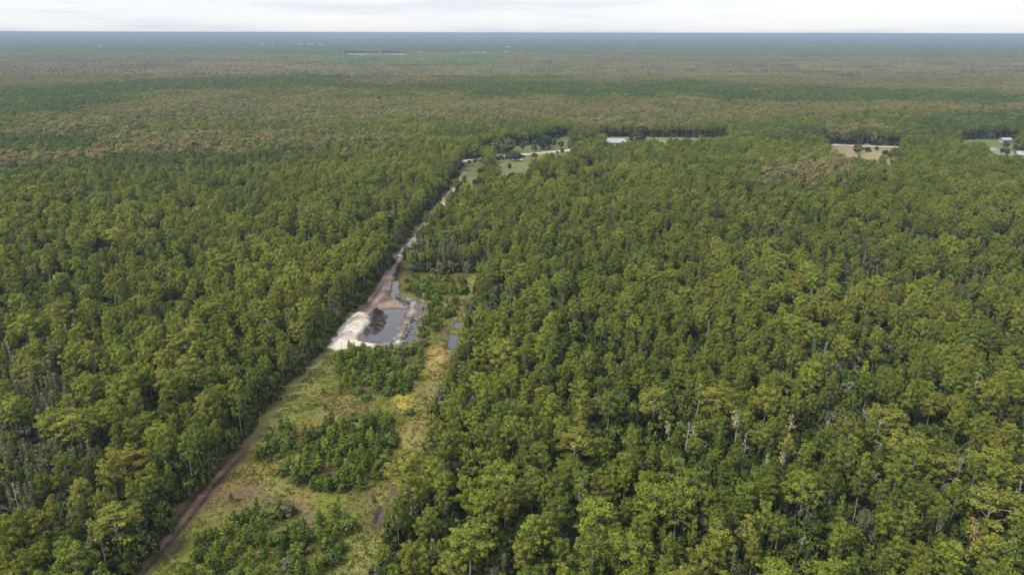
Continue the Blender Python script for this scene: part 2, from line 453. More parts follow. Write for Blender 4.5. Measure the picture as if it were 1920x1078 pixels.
wq = sm(-1.2, 0.8, d + jag2 * 3)
c = blend(c, wq * 0.9, (0.12, 0.10, 0.10)); z += wq * (0.3 + jag2 * 1.2)
d = sdist(nx, ny, SAND)
ws = sm(-0.9, 0.5, d + jag2 * 1.6)
sand_c = blend(np.tile((0.66, 0.59, 0.52), (len(nx), 1)).astype(float), sm(0.45, 0.7, fbm(nx, ny, 3, 101)), (0.57, 0.49, 0.42))
c = c * (1 - ws[:, None]) + sand_c * ws[:, None]
sz = sm(-0.5, 7, d) * 1.9 + ws * (fbm(nx, ny, 2.4, 113) - 0.45) * 0.7
for k in range(11):                              # rills dragged down the heap by the digger
    a = G(632 + k * 4.6, 604 - k * 2.4); b_ = G(655 + k * 3.4, 640 - k * 3.2)
    q = -sdist(nx, ny, np.array([a, b_]), False)
    sz -= np.exp(-(q / 0.35) ** 2) * 0.12 * sm(0, 2, d)
z = np.maximum(z, 0) * (1 - ws) + z * 0 + sz
# water bodies dug below the water table at -0.35 m
for i, wp in enumerate(WATERS):
    d = sdist(nx, ny, wp)
    ww = sm(-0.75 if i < 8 else -.1, 0.5 if i < 8 else .9, d + jag2 * (1.9 if i == 0 else 2.6))
    z = z * (1 - ww) + (-1.0) * ww
    c = blend(c, sm(-1.3, 0.0, d + jag2 * 2) * 0.75, (0.06, 0.048, 0.042) if i else (0.13, 0.10, 0.085))
z = np.maximum(z, np.where(zb > 0.3, zb, -9))
d = sdist(nx, ny, SPOIL)
wsp = sm(-0.9, 1.0, d + jag2 * 2.6)
z = np.maximum(z, wsp * (1.35 + jag2 * 3.4 + (fbm(nx, ny, 4.5, 777) - .5) * 2.2) - 0.75)
c = blend(c, wsp, (0.022, 0.017, 0.016))
q = np.abs(np.mod(nx * 0.55 - ny * 0.83, 2.1) - 1.05)
c = blend(c, wsp * sm(0.35, 0.1, q + jag2 * 0.5) * sm(-1, 2, nx - SPOIL[:, 0].mean()), (0.16, 0.14, 0.14))
d = sdist(nx, ny, poly([(752, 490), (758, 498), (756, 510), (749, 520), (742, 528), (738, 515), (742, 504), (746, 494)]))
c = blend(c, sm(-.8, .6, d + jag2 * 2), (0.014, 0.012, 0.012)); z -= sm(-.5, 1.5, d) * .5
# upper track through the woods
d = -sdist(nx, ny, TRACK_UP, False)
wu = sm(3.4, 2.2, d + jag * 0.3)
c = blend(c, wu, (0.42, 0.34, 0.31)); c = blend(c, wu * sm(0.45, 0.7, gn2) * .8, (0.2, 0.14, 0.12))
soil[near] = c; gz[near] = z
# the rest of the track, the fields, lawns and yards
far = (gy > 300) & (gy < 900) & ((~near) | (gy > 385))
fx, fy = gx[far], gy[far]; c = soil[far].copy(); fj = (fbm(fx, fy, 25, 131) - 0.5) * 14
for k, col, col2 in (('field', (0.16, 0.19, 0.06), (0.22, 0.21, 0.08)), ('strip', (0.22, 0.21, 0.09), (0.26, 0.23, 0.11)), ('lawn', (0.15, 0.19, 0.055), (0.22, 0.22, 0.08)),
                     ('dry', (0.29, 0.255, 0.12), (0.36, 0.30, 0.15)), ('dry2', (0.26, 0.25, 0.11), (0.3, 0.28, 0.12)), ('green', (0.14, 0.21, 0.05), (0.18, 0.24, 0.06)),
                     ('front', (0.17, 0.19, 0.06), (0.22, 0.20, 0.08)), ('roadfront', (0.14, 0.17, 0.05), (0.2, 0.19, 0.07)),
                     ('verge', (0.20, 0.24, 0.08), (0.28, 0.27, 0.10)), ('yard', (0.30, 0.28, 0.22), (0.4, 0.38, 0.33))):
    d = sdist(fx, fy, FIELDS[k])
    cc = blend(np.tile(col, (len(fx), 1)).astype(float), sm(0.4, 0.65, fbm(fx, fy, 22, 141)), col2)
    ww = sm(-6, 3, d + fj * 0.3)
    c = c * (1 - ww[:, None]) + cc * ww[:, None]
d = -sdist(fx, fy, TRACK_UP, False)
c = blend(c, sm(5, 3, d) * sm(1, -5, sdist(fx, fy, FIELDS['strip'])), (0.50, 0.41, 0.37))
soil[far] = c
nX, nY = len(GX), len(GY)
idx = np.arange(nX * nY).reshape(nY, nX)
gf = np.stack([idx[:-1, :-1], idx[:-1, 1:], idx[1:, 1:], idx[1:, :-1]], -1).reshape(-1, 4)
gm = mesh_np('ground', np.stack([gx, gy, gz], -1), gf, [M_GROUND], smooth=True)
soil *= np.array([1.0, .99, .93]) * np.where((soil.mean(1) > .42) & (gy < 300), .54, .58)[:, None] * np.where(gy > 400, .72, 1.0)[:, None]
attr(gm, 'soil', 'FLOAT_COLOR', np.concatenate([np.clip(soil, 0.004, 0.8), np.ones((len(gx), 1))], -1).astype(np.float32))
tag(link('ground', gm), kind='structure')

def sheet(name, pg, z, mat, grow=1.6):
    c = pg.mean(0)
    pts = [(*(p + (p - c) / (np.linalg.norm(p - c) + 1e-6) * grow), z) for p in pg]
    me = bpy.data.meshes.new(name); me.from_pydata(pts, [], [tuple(range(len(pts)))]); me.materials.append(mat); me.update()
    return tag(link(name, me), kind='structure')
for i, wp in enumerate(WATERS):
    sheet('pond_water' if i == 0 else 'puddle_water', wp, -0.35 - 0.004 * i, M_WATER, 2.5 if i == 0 else 0.9)
M_LAKE, n, l = newmat('lake_surface')
out = n.new('ShaderNodeOutputMaterial'); b = n.new('ShaderNodeBsdfPrincipled'); b.inputs['Base Color'].default_value = (0.1, 0.12, 0.14, 1)
b.inputs['Roughness'].default_value = 0.15; b.inputs['Specular IOR Level'].default_value = 1.0; l.new(b.outputs['BSDF'], out.inputs['Surface'])
sheet('lake_water', LAKE, 0.6, M_LAKE, 0)

M_ROAD = plain('pale_shell_road', (0.17, 0.155, 0.13), (0.28, 0.255, 0.22), 0.08)
def strip(name, pl, wd, z, mat):
    v = []; f = []
    for i, p in enumerate(pl):
        t = pl[min(i + 1, len(pl) - 1)] - pl[max(i - 1, 0)]; t = t / np.linalg.norm(t); nn = np.array([-t[1], t[0]])
        a, b = p + nn * wd / 2, p - nn * wd / 2
        v += [(*a, z), (*b, z)]
        if i: f.append((2 * i - 2, 2 * i - 1, 2 * i + 1, 2 * i))
    me = bpy.data.meshes.new(name); me.from_pydata(v, [], f); me.materials.append(mat); me.update()
    return tag(link(name, me), kind='structure')
strip('road', ROAD_A, 7.5, 0.03, M_ROAD)
strip('road', ROAD_B, 6.5, 0.03, M_ROAD)
strip('driveway', ROAD_C, 7.0, 0.04, M_ROAD)
strip('driveway', poly([(1838, 275), (1850, 278), (1862, 281)]), 8.0, 0.03, M_ROAD)
M_CLAY = plain('red_clay', (0.17, 0.075, 0.045), (0.22, 0.12, 0.075), 0.3)
strip('clay_road_shoulder', poly([(1008, 291), (1030, 289.5), (1052, 287)]), 5.0, 0.02, M_CLAY)
sheet('sandy_patch', poly([(962, 301.5), (975, 300), (978, 299), (968, 298), (960, 299)]), 0.03, M_ROAD, 1.5)

# ------------------------------------------------------------------ tree shapes
rng = np.random.default_rng(7)
def unit(a): return a / (np.linalg.norm(a, axis=-1, keepdims=True) + 1e-9)

def foliage(name, mat, C, Rd, per, L, seed, squash=0.75, up=0.35, centre=None, aspect=0.55):
    """leaf-sized triangles spread over tufts centred at C with radii Rd"""
    r = np.random.default_rng(seed)
    C = np.asarray(C, float); Rd = np.asarray(Rd, float)
    k = len(C)
    cnt = np.maximum(6, (per * (Rd / Rd.mean()) ** 1.6)).astype(int)
    ti = np.repeat(np.arange(k), cnt); N = len(ti)
    d = unit(r.normal(size=(N, 3)) + np.array([0, 0, 0.25]))
    rad = Rd[ti] * (0.55 + 0.5 * r.random(N))
    p = C[ti] + d * rad[:, None] * np.array([1, 1, squash])
    nn = unit(d + r.normal(size=(N, 3)) * 0.55)
    t1 = unit(np.cross(nn, r.normal(size=(N, 3)))); t2 = np.cross(nn, t1)
    s = (L * (0.7 + 0.7 * r.random(N)))[:, None]
    v = np.stack([p + t1 * s, p - t1 * s * 0.6 + t2 * s * aspect, p - t1 * s * 0.6 - t2 * s * aspect], 1).reshape(-1, 3)
    f = np.arange(3 * N).reshape(-1, 3)
    me = mesh_np(name, v, f, [mat])
    cc = C.mean(0) if centre is None else np.asarray(centre, float)
    cd = unit(p - cc)
    nrm = unit(d * 0.60 + cd * 0.60 + np.array([0, 0, up]) + r.normal(size=(N, 3)) * 0.14)
    tl = r.random(k)
    lv = np.clip(0.6 * tl[ti] + 0.4 * r.random(N), 0, 1)
    attr(me, 'nrm', 'FLOAT_VECTOR', np.repeat(nrm, 3, 0).astype(np.float32))
    attr(me, 'lv', 'FLOAT', np.repeat(lv, 3).astype(np.float32))
    return me

def wobble_trunk(mb, H, r0, r1, seed, n=6, sides=6, lean=0.25):
    r = random.Random(seed)
    ax, ay = r.uniform(-lean, lean), r.uniform(-lean, lean)
    pts = []
    for i in range(n):
        t = i / (n - 1)
        pts.append((ax * t * t + (r.uniform(-.08, .08) if 0 < i else 0), ay * t * t + (r.uniform(-.08, .08) if 0 < i else 0), H * t))
    mb.tube(pts, [r0 + (r1 - r0) * (i / (n - 1)) for i in range(n)], sides)
    return pts

VAR = {}      # kind -> list of (crown mesh, trunk mesh, form)
def add_var(kind, crown, trunk, form): VAR.setdefault(kind, []).append((crown, trunk, form))

def pine(form, seed):
    r = np.random.default_rng(seed); H = 13.0
    mb = MB(); pts = wobble_trunk(mb, H * 0.93, 0.17, 0.05, seed, 7)
    C, Rd = [], []
    def trunk_at(z):
        t = z / (H * 0.93); return np.array(pts[min(6, int(t * 6))])[:2]
    if form == 'rounded':
        z0, z1, RR = H * 0.53, H * 0.97, 2.9
        nb = 28
        for i in range(nb):
            u = (i + 0.5) / nb; zz = z0 + (z1 - z0) * u
            prof = math.sqrt(max(0.05, 1 - (2 * (u - 0.38) / 1.28) ** 2))
            a = i * 2.4 + r.uniform(-.4, .4); rr = RR * prof * r.uniform(0.65, 1.08)
            tip = np.array([math.cos(a) * rr, math.sin(a) * rr, zz + rr * 0.18])
            b0 = np.array([*trunk_at(zz * 0.9), zz - rr * 0.35])
            mb.bar(b0, tip, 0.05, 0.02, 3)
            for s in (1.0, 0.62) if rr > 1 else (1.0,):
                for q in range(2 if s == 1.0 else 1):
                    C.append(b0 + (tip - b0) * s + r.normal(size=3) * [0.35, 0.35, 0.2]); Rd.append(r.uniform(0.55, 0.9))
    elif form == 'pointed':
        z0, z1, RR = H * 0.49, H * 1.0, 2.4
        nb = 34
        for i in range(nb):
            u = (i + 0.5) / nb; zz = z0 + (z1 - z0) * u
            prof = min(1.0, 0.45 + u * 2.2) * (1 - max(0, u - 0.25) / 0.80)
            a = i * 2.4 + r.uniform(-.4, .4); rr = RR * prof * r.uniform(0.7, 1.1) + 0.15
            tip = np.array([math.cos(a) * rr, math.sin(a) * rr, zz + 0.1 * rr])
            b0 = np.array([*trunk_at(zz * 0.9), zz - rr * 0.3])
            mb.bar(b0, tip, 0.045, 0.015, 3)
            for s in (1.0, 0.55) if rr > 0.9 else (1.0,):
                C.append(b0 + (tip - b0) * s + r.normal(size=3) * [0.28, 0.28, 0.2]); Rd.append(r.uniform(0.45, 0.75))
    else:   # spreading: flat pads of needles on long limbs
        nb = 11
        for i in range(nb):
            u = (i + 0.5) / nb; zz = H * (0.52 + 0.43 * u)
            a = i * 2.4 + r.uniform(-.5, .5); rr = 3.3 * (1 - 0.55 * u ** 2) * r.uniform(0.6, 1.05)
            tip = np.array([math.cos(a) * rr, math.sin(a) * rr, zz + 0.22 * rr])
            b0 = np.array([*trunk_at(zz * 0.9), zz - rr * 0.12])
            mb.bar(b0, tip, 0.075, 0.03, 4)
            for q in range(6):
                o = r.normal(size=3) * [0.75, 0.75, 0.16]
                C.append(b0 + (tip - b0) * r.uniform(0.62, 1.08) + o); Rd.append(r.uniform(0.45, 0.8))
        for q in range(7): C.append(np.array([*(r.normal(size=2) * 0.9), H * r.uniform(0.9, 0.99)])); Rd.append(r.uniform(0.5, 0.8))
    cm = foliage('pine_crown', M_NEEDLE, C, Rd, 62, 0.172, seed, centre=(0, 0, H * 0.66))
    return cm, mb.mesh('pine_trunk', M_BARK)
for i in range(4): add_var('pine', *pine('rounded', 100 + i), 'rounded')
for i in range(4): add_var('pine', *pine('pointed', 200 + i), 'pointed')
for i in range(3): add_var('pine', *pine('spreading', 300 + i), 'spreading')

def cypress(form, seed):
    r = np.random.default_rng(seed); H = 12.0
    mb = MB(); wobble_trunk(mb, H * 0.97, 0.14, 0.03, seed, 6, 5)
    C, Rd = [], []
    nb = 30 if form == 'slender' else 38
    RR = 0.95 if form == 'slender' else 2.9
    for i in range(nb):
        u = (i + .5) / nb; zz = H * ((0.35 if form == 'slender' else 0.45) + 0.63 * u) if form == 'slender' else H * (0.30 + 0.66 * u)
        a = i * 2.4 + r.uniform(-.5, .5)
        rr = RR * (1 - 0.7 * u if form == 'slender' else math.sqrt(max(.08, 1 - (1.5 * (u - .4)) ** 2))) * r.uniform(.5, 1.1)
        tip = np.array([math.cos(a) * rr, math.sin(a) * rr, min(zz, H)])
        b0 = np.array([0, 0, zz - 0.2]); mb.bar(b0, tip, 0.035, 0.012, 3)
        C.append(tip); Rd.append(r.uniform(.4, .65) if form == 'slender' else r.uniform(.75, 1.1))
        if form != 'slender': C.append(b0 + (tip - b0) * .5 + r.normal(size=3) * .25); Rd.append(r.uniform(.4, .7))
    cm = foliage('cypress_crown', M_LEAF, C, Rd, 20 if form == 'slender' else 42, 0.2 if form == 'slender' else .36, seed, squash=.9)
    return cm, mb.mesh('cypress_trunk', M_GREYBARK)
for i in range(4): add_var('cypress', *cypress('slender', 400 + i), 'slender')
for i in range(4): add_var('cypress', *cypress('domed', 450 + i), 'domed')

def shrub(seed):
    r = np.random.default_rng(seed); mb = MB(); C, Rd = [], []
    for i in range(5): a = r.uniform(0, 6.28); mb.bar((0, 0, 0), (math.cos(a) * .6, math.sin(a) * .6, 1.9), .05, .02, 4)
    for i in range(22):
        d = unit(r.normal(size=3)); d[2] = abs(d[2])
        C.append(np.array([d[0] * 1.15, d[1] * 1.15, 0.55 + d[2] * 1.5]) * [1, 1, 1.05]); Rd.append(r.uniform(.45, .75))
    return foliage('shrub_crown', M_LEAF, C, Rd, 30, .22, seed, squash=.8), mb.mesh('shrub_stem', M_BARK)
for i in range(5): add_var('shrub', *shrub(500 + i), 'bushy')

def young(seed):
    r = np.random.default_rng(seed); H = 4.0; mb = MB(); wobble_trunk(mb, H * .97, .06, .015, seed, 5, 5, .1)
    C, Rd = [], []
    for i in range(22):
        u = (i + .5) / 22; zz = .4 + (H - .4) * u; a = i * 2.4 + r.uniform(-.4, .4); rr = (.95 * (1 - u) ** .8 + .04) * r.uniform(.8, 1.15)
        tip = np.array([math.cos(a) * rr, math.sin(a) * rr, zz + rr * .4]); mb.bar((0, 0, zz - .1), tip, .02, .008, 3)
        C.append(tip); Rd.append(r.uniform(.2, .34))
        if rr > .4: C.append(tip * [.5, .5, 1]); Rd.append(.26)
    return foliage('young_pine_crown', M_NEEDLE, C, Rd, 20, .15, seed, squash=1.0, up=.45), mb.mesh('young_pine_trunk', M_BARK)
for i in range(5): add_var('young', *young(600 + i), 'conical')

def oak(seed):
    r = np.random.default_rng(seed); H = 11.0; mb = MB(); wobble_trunk(mb, H * .5, .45, .25, seed, 4, 8)
    C, Rd = [], []
    for i in range(60):
        d = unit(r.normal(size=3)); d[2] = d[2] * .9 if d[2] > 0 else d[2] * .85
        q = r.uniform(.7, 1.0); p = np.array([d[0] * 5.2 * q, d[1] * 5.2 * q, 5.4 + d[2] * 4.6 * q]); C.append(p); Rd.append(r.uniform(.9, 1.5))
        if i < 9: mb.bar((0, 0, H * .42), p * [.8, .8, 1], .16, .05, 4)
    return foliage('oak_crown', M_LEAF, C, Rd, 42, .42, seed, squash=.8), mb.mesh('oak_trunk', M_GREYBARK)
for i in range(3): add_var('oak', *oak(700 + i), 'rounded')

def snag(seed):
    r = random.Random(seed); mb = MB(); pts = wobble_trunk(mb, 11.0, .15, .035, seed, 7, 5, .5); tr = mb.mesh('snag_trunk', M_DEADWOOD)
    br = MB()
    for i in range(15):
        z = r.uniform(4.5, 10.8); a = r.uniform(0, 6.28); L = r.uniform(.7, 2.1) * (1 - (z - 4.5) / 9); t = np.array(pts[min(6, int(z / 11 * 6))])
        b0 = Vector((t[0], t[1], z)); tip = b0 + Vector((math.cos(a) * L, math.sin(a) * L, L * r.uniform(-.1, .7))); br.bar(b0, tip, .055, .02, 3)
        for k in range(3):
            q = b0 + (tip - b0) * r.uniform(.4, .9); br.bar(q, q + Vector((r.uniform(-.6, .6), r.uniform(-.6, .6), r.uniform(0, .7))), .028, .012, 3)
    return br.mesh('snag_branches', M_DEADWOOD), tr
for i in range(4): add_var('snag', *snag(800 + i), 'bare')

def withered(seed):
    r = np.random.default_rng(seed); H = 10.5; mb = MB(); wobble_trunk(mb, H, .13, .03, seed, 6, 5, .4); C, Rd = [], []
    for i in range(24):
        zz = H * r.uniform(.38, 1.0); a = r.uniform(0, 6.28); rr = r.uniform(.3, 1.35) * (1.15 - .6 * zz / H)
        tip = np.array([math.cos(a) * rr, math.sin(a) * rr, zz]); mb.bar((0, 0, zz - .1), tip, .04, .015, 3)
        C.append(tip); Rd.append(r.uniform(.25, .5))
    return foliage('withered_crown', M_LEAF, C, Rd, 16, .17, seed, squash=1.1), mb.mesh('withered_trunk', M_DEADWOOD)
for i in range(3): add_var('withered', *withered(900 + i), 'ragged')

# ------------------------------------------------------------------ where trees stand
def ell(px, py, cx, cy, rx, ry): return np.exp(-(((px - cx) / rx) ** 2 + ((py - cy) / ry) ** 2))
def band(px, py, tab):
    t = np.array(tab, float); a = np.interp(px, t[:, 0], t[:, 1]); b = np.interp(px, t[:, 0], t[:, 2]); s = np.maximum(2.0, (b - a) * .12)
    return sm(0, 1, (py - a) / s) * sm(0, 1, (b - py) / s)
def rust_weight(px, py):
    w = .95 * band(px, py, [(0, 104, 163), (300, 107, 151), (560, 112, 138), (900, 118, 141), (960, 104, 131), (1200, 104, 152), (1500, 108, 164), (1920, 113, 180)])
    w = np.maximum(w, .85 * band(px, py, [(0, 228, 248), (170, 207, 250), (340, 168, 240), (500, 172, 235), (700, 180, 226), (1000, 182, 232), (1200, 182, 238), (1400, 182, 226), (1560, 192, 214), (1920, 197, 207)]))
    w = np.maximum(w, .8 * band(px, py, [(0, 285, 312), (120, 275, 305), (240, 245, 292), (450, 240, 285), (560, 250, 252), (1920, 250, 250)]))
    w = np.maximum(w, .8 * ell(px, py, 760, 152, 110, 10)); w = np.maximum(w, .9 * ell(px, py, 1120, 146, 100, 8))
    w = np.maximum(w, 1.0 * ell(px, py, 1530, 325, 105, 26)); w = np.maximum(w, .8 * ell(px, py, 1640, 246, 90, 11)); w = np.maximum(w, .6 * ell(px, py, 600, 265, 260, 22))
    return w
def grey_weight(px, py):
    w = 1.0 * ell(px, py, 40, 800, 150, 150)
    w = np.maximum(w, .55 * ell(px, py, 1680, 500, 330, 75)); w = np.maximum(w, .75 * ell(px, py, 845, 468, 95, 40)); w = np.maximum(w, .5 * ell(px, py, 1440, 415, 120, 40))
    w = np.maximum(w, .45 * ell(px, py, 1600, 930, 160, 40)); w = np.maximum(w, .45 * ell(px, py, 1180, 290, 120, 18)); w = np.maximum(w, .35 * ell(px, py, 120, 640, 140, 50))
    return w
def deep_weight(px, py):      # stands of darker, bluer pines and hardwoods
    w = .9 * band(px, py, [(0, 163, 226), (170, 158, 205), (300, 150, 168), (520, 143, 168), (640, 138, 172), (760, 150, 178), (1000, 150, 182), (1200, 150, 182), (1500, 160, 190), (1920, 178, 200)])
    w = np.maximum(w, .95 * band(px, py, [(0, 248, 285), (120, 246, 275), (240, 240, 248), (260, 240, 240), (1920, 240, 240)]))
    w = np.maximum(w, .8 * band(px, py, [(0, 300, 335), (300, 288, 318), (700, 262, 262), (1080, 236, 252), (1490, 238, 262), (1780, 214, 262), (1920, 205, 262)]))
    w = np.maximum(w, .9 * band(px, py, [(0, 61, 101), (640, 61, 100), (960, 61, 102), (1920, 61, 112)]))
    return w

def blocked(x, y, m=0.0):
    bad = sdist(x, y, CLEARING) > -m - (fbm(x, y, 5, 11) - .5) * 2
    fn = (fbm(x, y, 18, 611) - .5) * 15
    for k, pg in FIELDS.items(): bad |= sdist(x, y, pg) > -m + np.maximum(fn, -4)
    bad |= -sdist(x + 1.5, y + 1.0, TRACK_UP, False) < 4.5 + m + (fbm(x, y, 9, 91) - .5) * 3
    for rd in (ROAD_A, ROAD_B): bad |= -sdist(x, y, rd, False) < 6
    return bad

def grid_scatter(y0, y1, s, seed, spread=0.74, pad=25.0, jit=.85):
    xm = y1 * spread + pad
    xs = np.arange(-xm, xm, s); ys = np.arange(y0, y1, s * .9)
    X, Y = np.meshgrid(xs, ys); X = X + (np.arange(len(ys)) % 2)[:, None] * s * .5
    r = np.random.default_rng(seed)
    X = X + (r.random(X.shape) - .5) * s * jit; Y = Y + (r.random(X.shape) - .5) * s * jit
    X, Y = X.ravel(), Y.ravel()
    k = (np.abs(X) < Y * spread + pad) & (Y > y0) & (Y < y1)
    return X[k], Y[k]

# individual trees picked out in the photograph: pixel of the top, height, width factor, form, colour class
FEATURE = [(1710, 806, 13.5, 1.5, 'spreading', 'gold'), (1864, 838, 13.5, 1.45, 'spreading', 'olive'), (1867, 915, 14, 1.45, 'spreading', 'gold'), (1346, 722, 13.5, 1.2, 'rounded', 'olive'),
           (1230, 722, 14, 1.3, 'spreading', 'gold'), (1440, 722, 13, 1.15, 'rounded', 'olive'), (1668, 758, 12.5, 1.4, 'rounded', 'olive'), (1350, 974, 13, 1.25, 'pointed', 'olive'),
           (346, 612, 14, 1.3, 'spreading', 'gold'), (351, 664, 14, 1.2, 'rounded', 'gold'), (307, 688, 13, 1.2, 'spreading', 'gold'), (139, 768, 13, 1.3, 'rounded', 'olive'),
           (228, 838, 12.5, 1.5, 'rounded', 'amber'), (207, 945, 12.5, 1.4, 'spreading', 'gold'), (48, 672, 12, 1.25, 'rounded', 'amber'), (759, 848, 11, 1.35, 'rounded', 'olive'),
           (1080, 797, 13.5, 1.3, 'spreading', 'gold'), (420, 470, 14, 1.3, 'rounded', 'gold'), (96, 764, 12.5, 1.15, 'rounded', 'fresh'), (16, 738, 13, 1.2, 'rounded', 'fresh'),
           (1511, 886, 12.5, 1.1, 'rounded', 'fresh'), (1780, 850, 12, 1.2, 'spreading', 'gold'), (1280, 905, 12.5, 1.25, 'rounded', 'fresh'), (1230, 905, 12.5, 1.2, 'rounded', 'fresh'),
           (1790, 1010, 12.5, 1.2, 'pointed', 'fresh'), (1455, 1050, 12, 1.2, 'rounded', 'fresh'), (940, 865, 13, 1.2, 'rounded', 'fresh'), (1035, 735, 13.5, 1.2, 'pointed', 'fresh'),
           (1180, 1000, 13, 1.15, 'rounded', 'fresh'), (1120, 935, 13, 1.3, 'rounded', 'fresh'), (1000, 960, 13, 1.1, 'pointed', 'fresh'), (880, 980, 12, 1.25, 'rounded', 'fresh'),
           (1140, 260, 11.5, 1.0, 'rounded', 'mid'), (1163, 262, 11, 1.0, 'rounded', 'mid'), (1152, 267, 10, .9, 'rounded', 'mid'), (1612, 283, 9, .9, 'pointed', 'mid'), (1668, 281, 10, 1.1, 'spreading', 'mid'), (1578, 286, 9, 1.0, 'rounded', 'mid')]
CLS = {'fresh': (0.160, 0.198, 0.027), 'mid': (0.124, 0.160, 0.027), 'olive': (0.182, 0.190, 0.031), 'gold': (0.172, 0.178, 0.035), 'amber': (0.168, 0.160, 0.028), 'deep': (0.098, 0.140, 0.034)}
FX = [(*G(px, py + 6, H), H, wf, fm, cl) for px, py, H, wf, fm, cl in FEATURE]
VIDX = {k: {f: [i for i, v in enumerate(VAR[k]) if v[2] == f] for f in {v[2] for v in VAR[k]}} for k in VAR}

def trees(X, Y, seed):
    """choose kind, variant, size and colour of every tree position"""
    r = np.random.default_rng(seed); N = len(X)
    px, py = P(X, Y, 10.0)
    w1 = (fbm(X, Y, 160, 201) - .5); w2 = fbm(X, Y, 45, 211) - .5
    px2 = px + w1 * np.clip((1078 - py) * .25, 10, 160); py2 = py + (w1 + w2) * np.clip((py - 60) * .12, 1, 60)
    rust = rust_weight(px2, py2); grey = grey_weight(px2, py2); deep = deep_weight(px2, py2)
    u = r.random(N)
    is_r = (u < sm(.10, .75, rust + w2 * .5) * .93) & (py < 420)
    is_g = (~is_r) & (r.random(N) < grey * 1.0 + .05 * (py > 380))
    cyp = is_r | is_g
    form = np.where(r.random(N) < .64 + .04 * sm(250, 500, Y) + w2 * .8, 0, np.where(r.random(N) < .78, 1, 2))      # rounded, pointed, spreading
    names = np.array(['rounded', 'pointed', 'spreading'])[form]
    vi = np.zeros(N, int)
    for f in ('rounded', 'pointed', 'spreading'):
        k = (names == f) & ~cyp; vi[k] = r.choice(VIDX['pine'][f], k.sum())
    vi[is_r] = r.choice(VIDX['cypress']['domed'], is_r.sum()); vi[is_g] = r.choice(VIDX['cypress']['slender'], is_g.sum())
    names = np.where(is_r, 'domed', np.where(is_g, 'slender', names))
    H = (10.8 + w1 * 3.0 + w2 * 4.5 + r.normal(size=N) * 1.6)
    H = 11.8 + (H - 11.8) * (1 - .6 * sm(350, 900, Y)); H = np.where((-sdist(X - 4, Y + 4, TRACK_UP, False) < 14) & (X > np.interp(Y, TRACK_UP[:, 1], TRACK_UP[:, 0])), H * (.62 + .35 * r.random(N)), H); H = np.clip(H, 6.5, 15.5); H[is_g] *= .86
    wf = (.66 + .36 * r.random(N) ** 1.3 + .28 * (r.random(N) > .88)) * np.where(is_g, 1.0, np.where(is_r, 1.08, 1.0)) * (.90 + .10 * sm(200, 330, Y)) * (1 + .32 * sm(350, 900, Y))
    v = r.random(N)
    tone = w2 * 1.1 + (fbm(X, Y, 18, 221) - .5) * .7
    # colour classes: an index so that the labels can tell them
    q = v + tone * .55
    cls = np.where(q < .36, 'mid', np.where(q < .76, 'fresh', np.where(q < 1.06, 'olive', np.where(q < 1.12, 'amber', 'gold'))))
    cls = np.where((r.random(N) < deep * .92) & ~cyp, 'deep', cls)
    col = np.array([CLS[c_] for c_ in cls])
    k = r.random(N)[:, None]
    rc = np.array((.225, .175, .072)) * (1 - k) + np.array((.185, .168, .066)) * k
    rc = np.where((r.random(N) < .25 + .5 * sm(.5, .65, fbm(X, Y, 60, 601)))[:, None], np.array((.13, .155, .040)), rc)
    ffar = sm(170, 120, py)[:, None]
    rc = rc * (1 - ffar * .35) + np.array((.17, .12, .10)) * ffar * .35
    gc = np.array((.115, .145, .045)) * (1 - k) + np.array((.165, .170, .080)) * k
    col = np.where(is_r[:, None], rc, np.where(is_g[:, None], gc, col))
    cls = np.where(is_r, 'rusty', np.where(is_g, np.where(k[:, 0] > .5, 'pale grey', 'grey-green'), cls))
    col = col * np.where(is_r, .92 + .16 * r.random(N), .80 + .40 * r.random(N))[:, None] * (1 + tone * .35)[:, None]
    keep = np.ones(N, bool)
    keep &= r.random(N) > .10 + .62 * sm(.56, .68, fbm(X, Y, 24, 231)) * (py > 300)
    return dict(x=X, y=Y, px=px, py=py, cyp=cyp, vi=vi, form=names, H=H, wf=wf, col=col, cls=cls, keep=keep, rot=r.random(N) * 6.283)

def cat(ds): return {k: np.concatenate([d[k] for d in ds]) for k in ds[0]}
X1, Y1 = grid_scatter(66, 260, 4.25, 1); X2, Y2 = grid_scatter(260, 700, 4.4, 2); X3, Y3 = grid_scatter(700, 1500, 5.5, 3)
T = cat([trees(X1, Y1, 11), trees(X2, Y2, 12), trees(X3, Y3, 13)])
# extra slender cypresses pack the grey stands
XE, YE = grid_scatter(80, 420, 2.7, 4); gp = P(XE, YE, 9.0); gk = grey_weight(*gp) + (fbm(XE, YE, 20, 241) - .5) * .5 > .55
E_ = trees(XE[gk], YE[gk], 14); E_['keep'] &= E_['cyp']
T = cat([T, E_])
T['keep'] &= ~blocked(T['x'], T['y'])
for f in FX: T['keep'] &= (T['x'] - f[0]) ** 2 + (T['y'] - f[1]) ** 2 > (2.6 * f[3]) ** 2 / 1.2
T = {k: v[T['keep']] for k, v in T.items()}

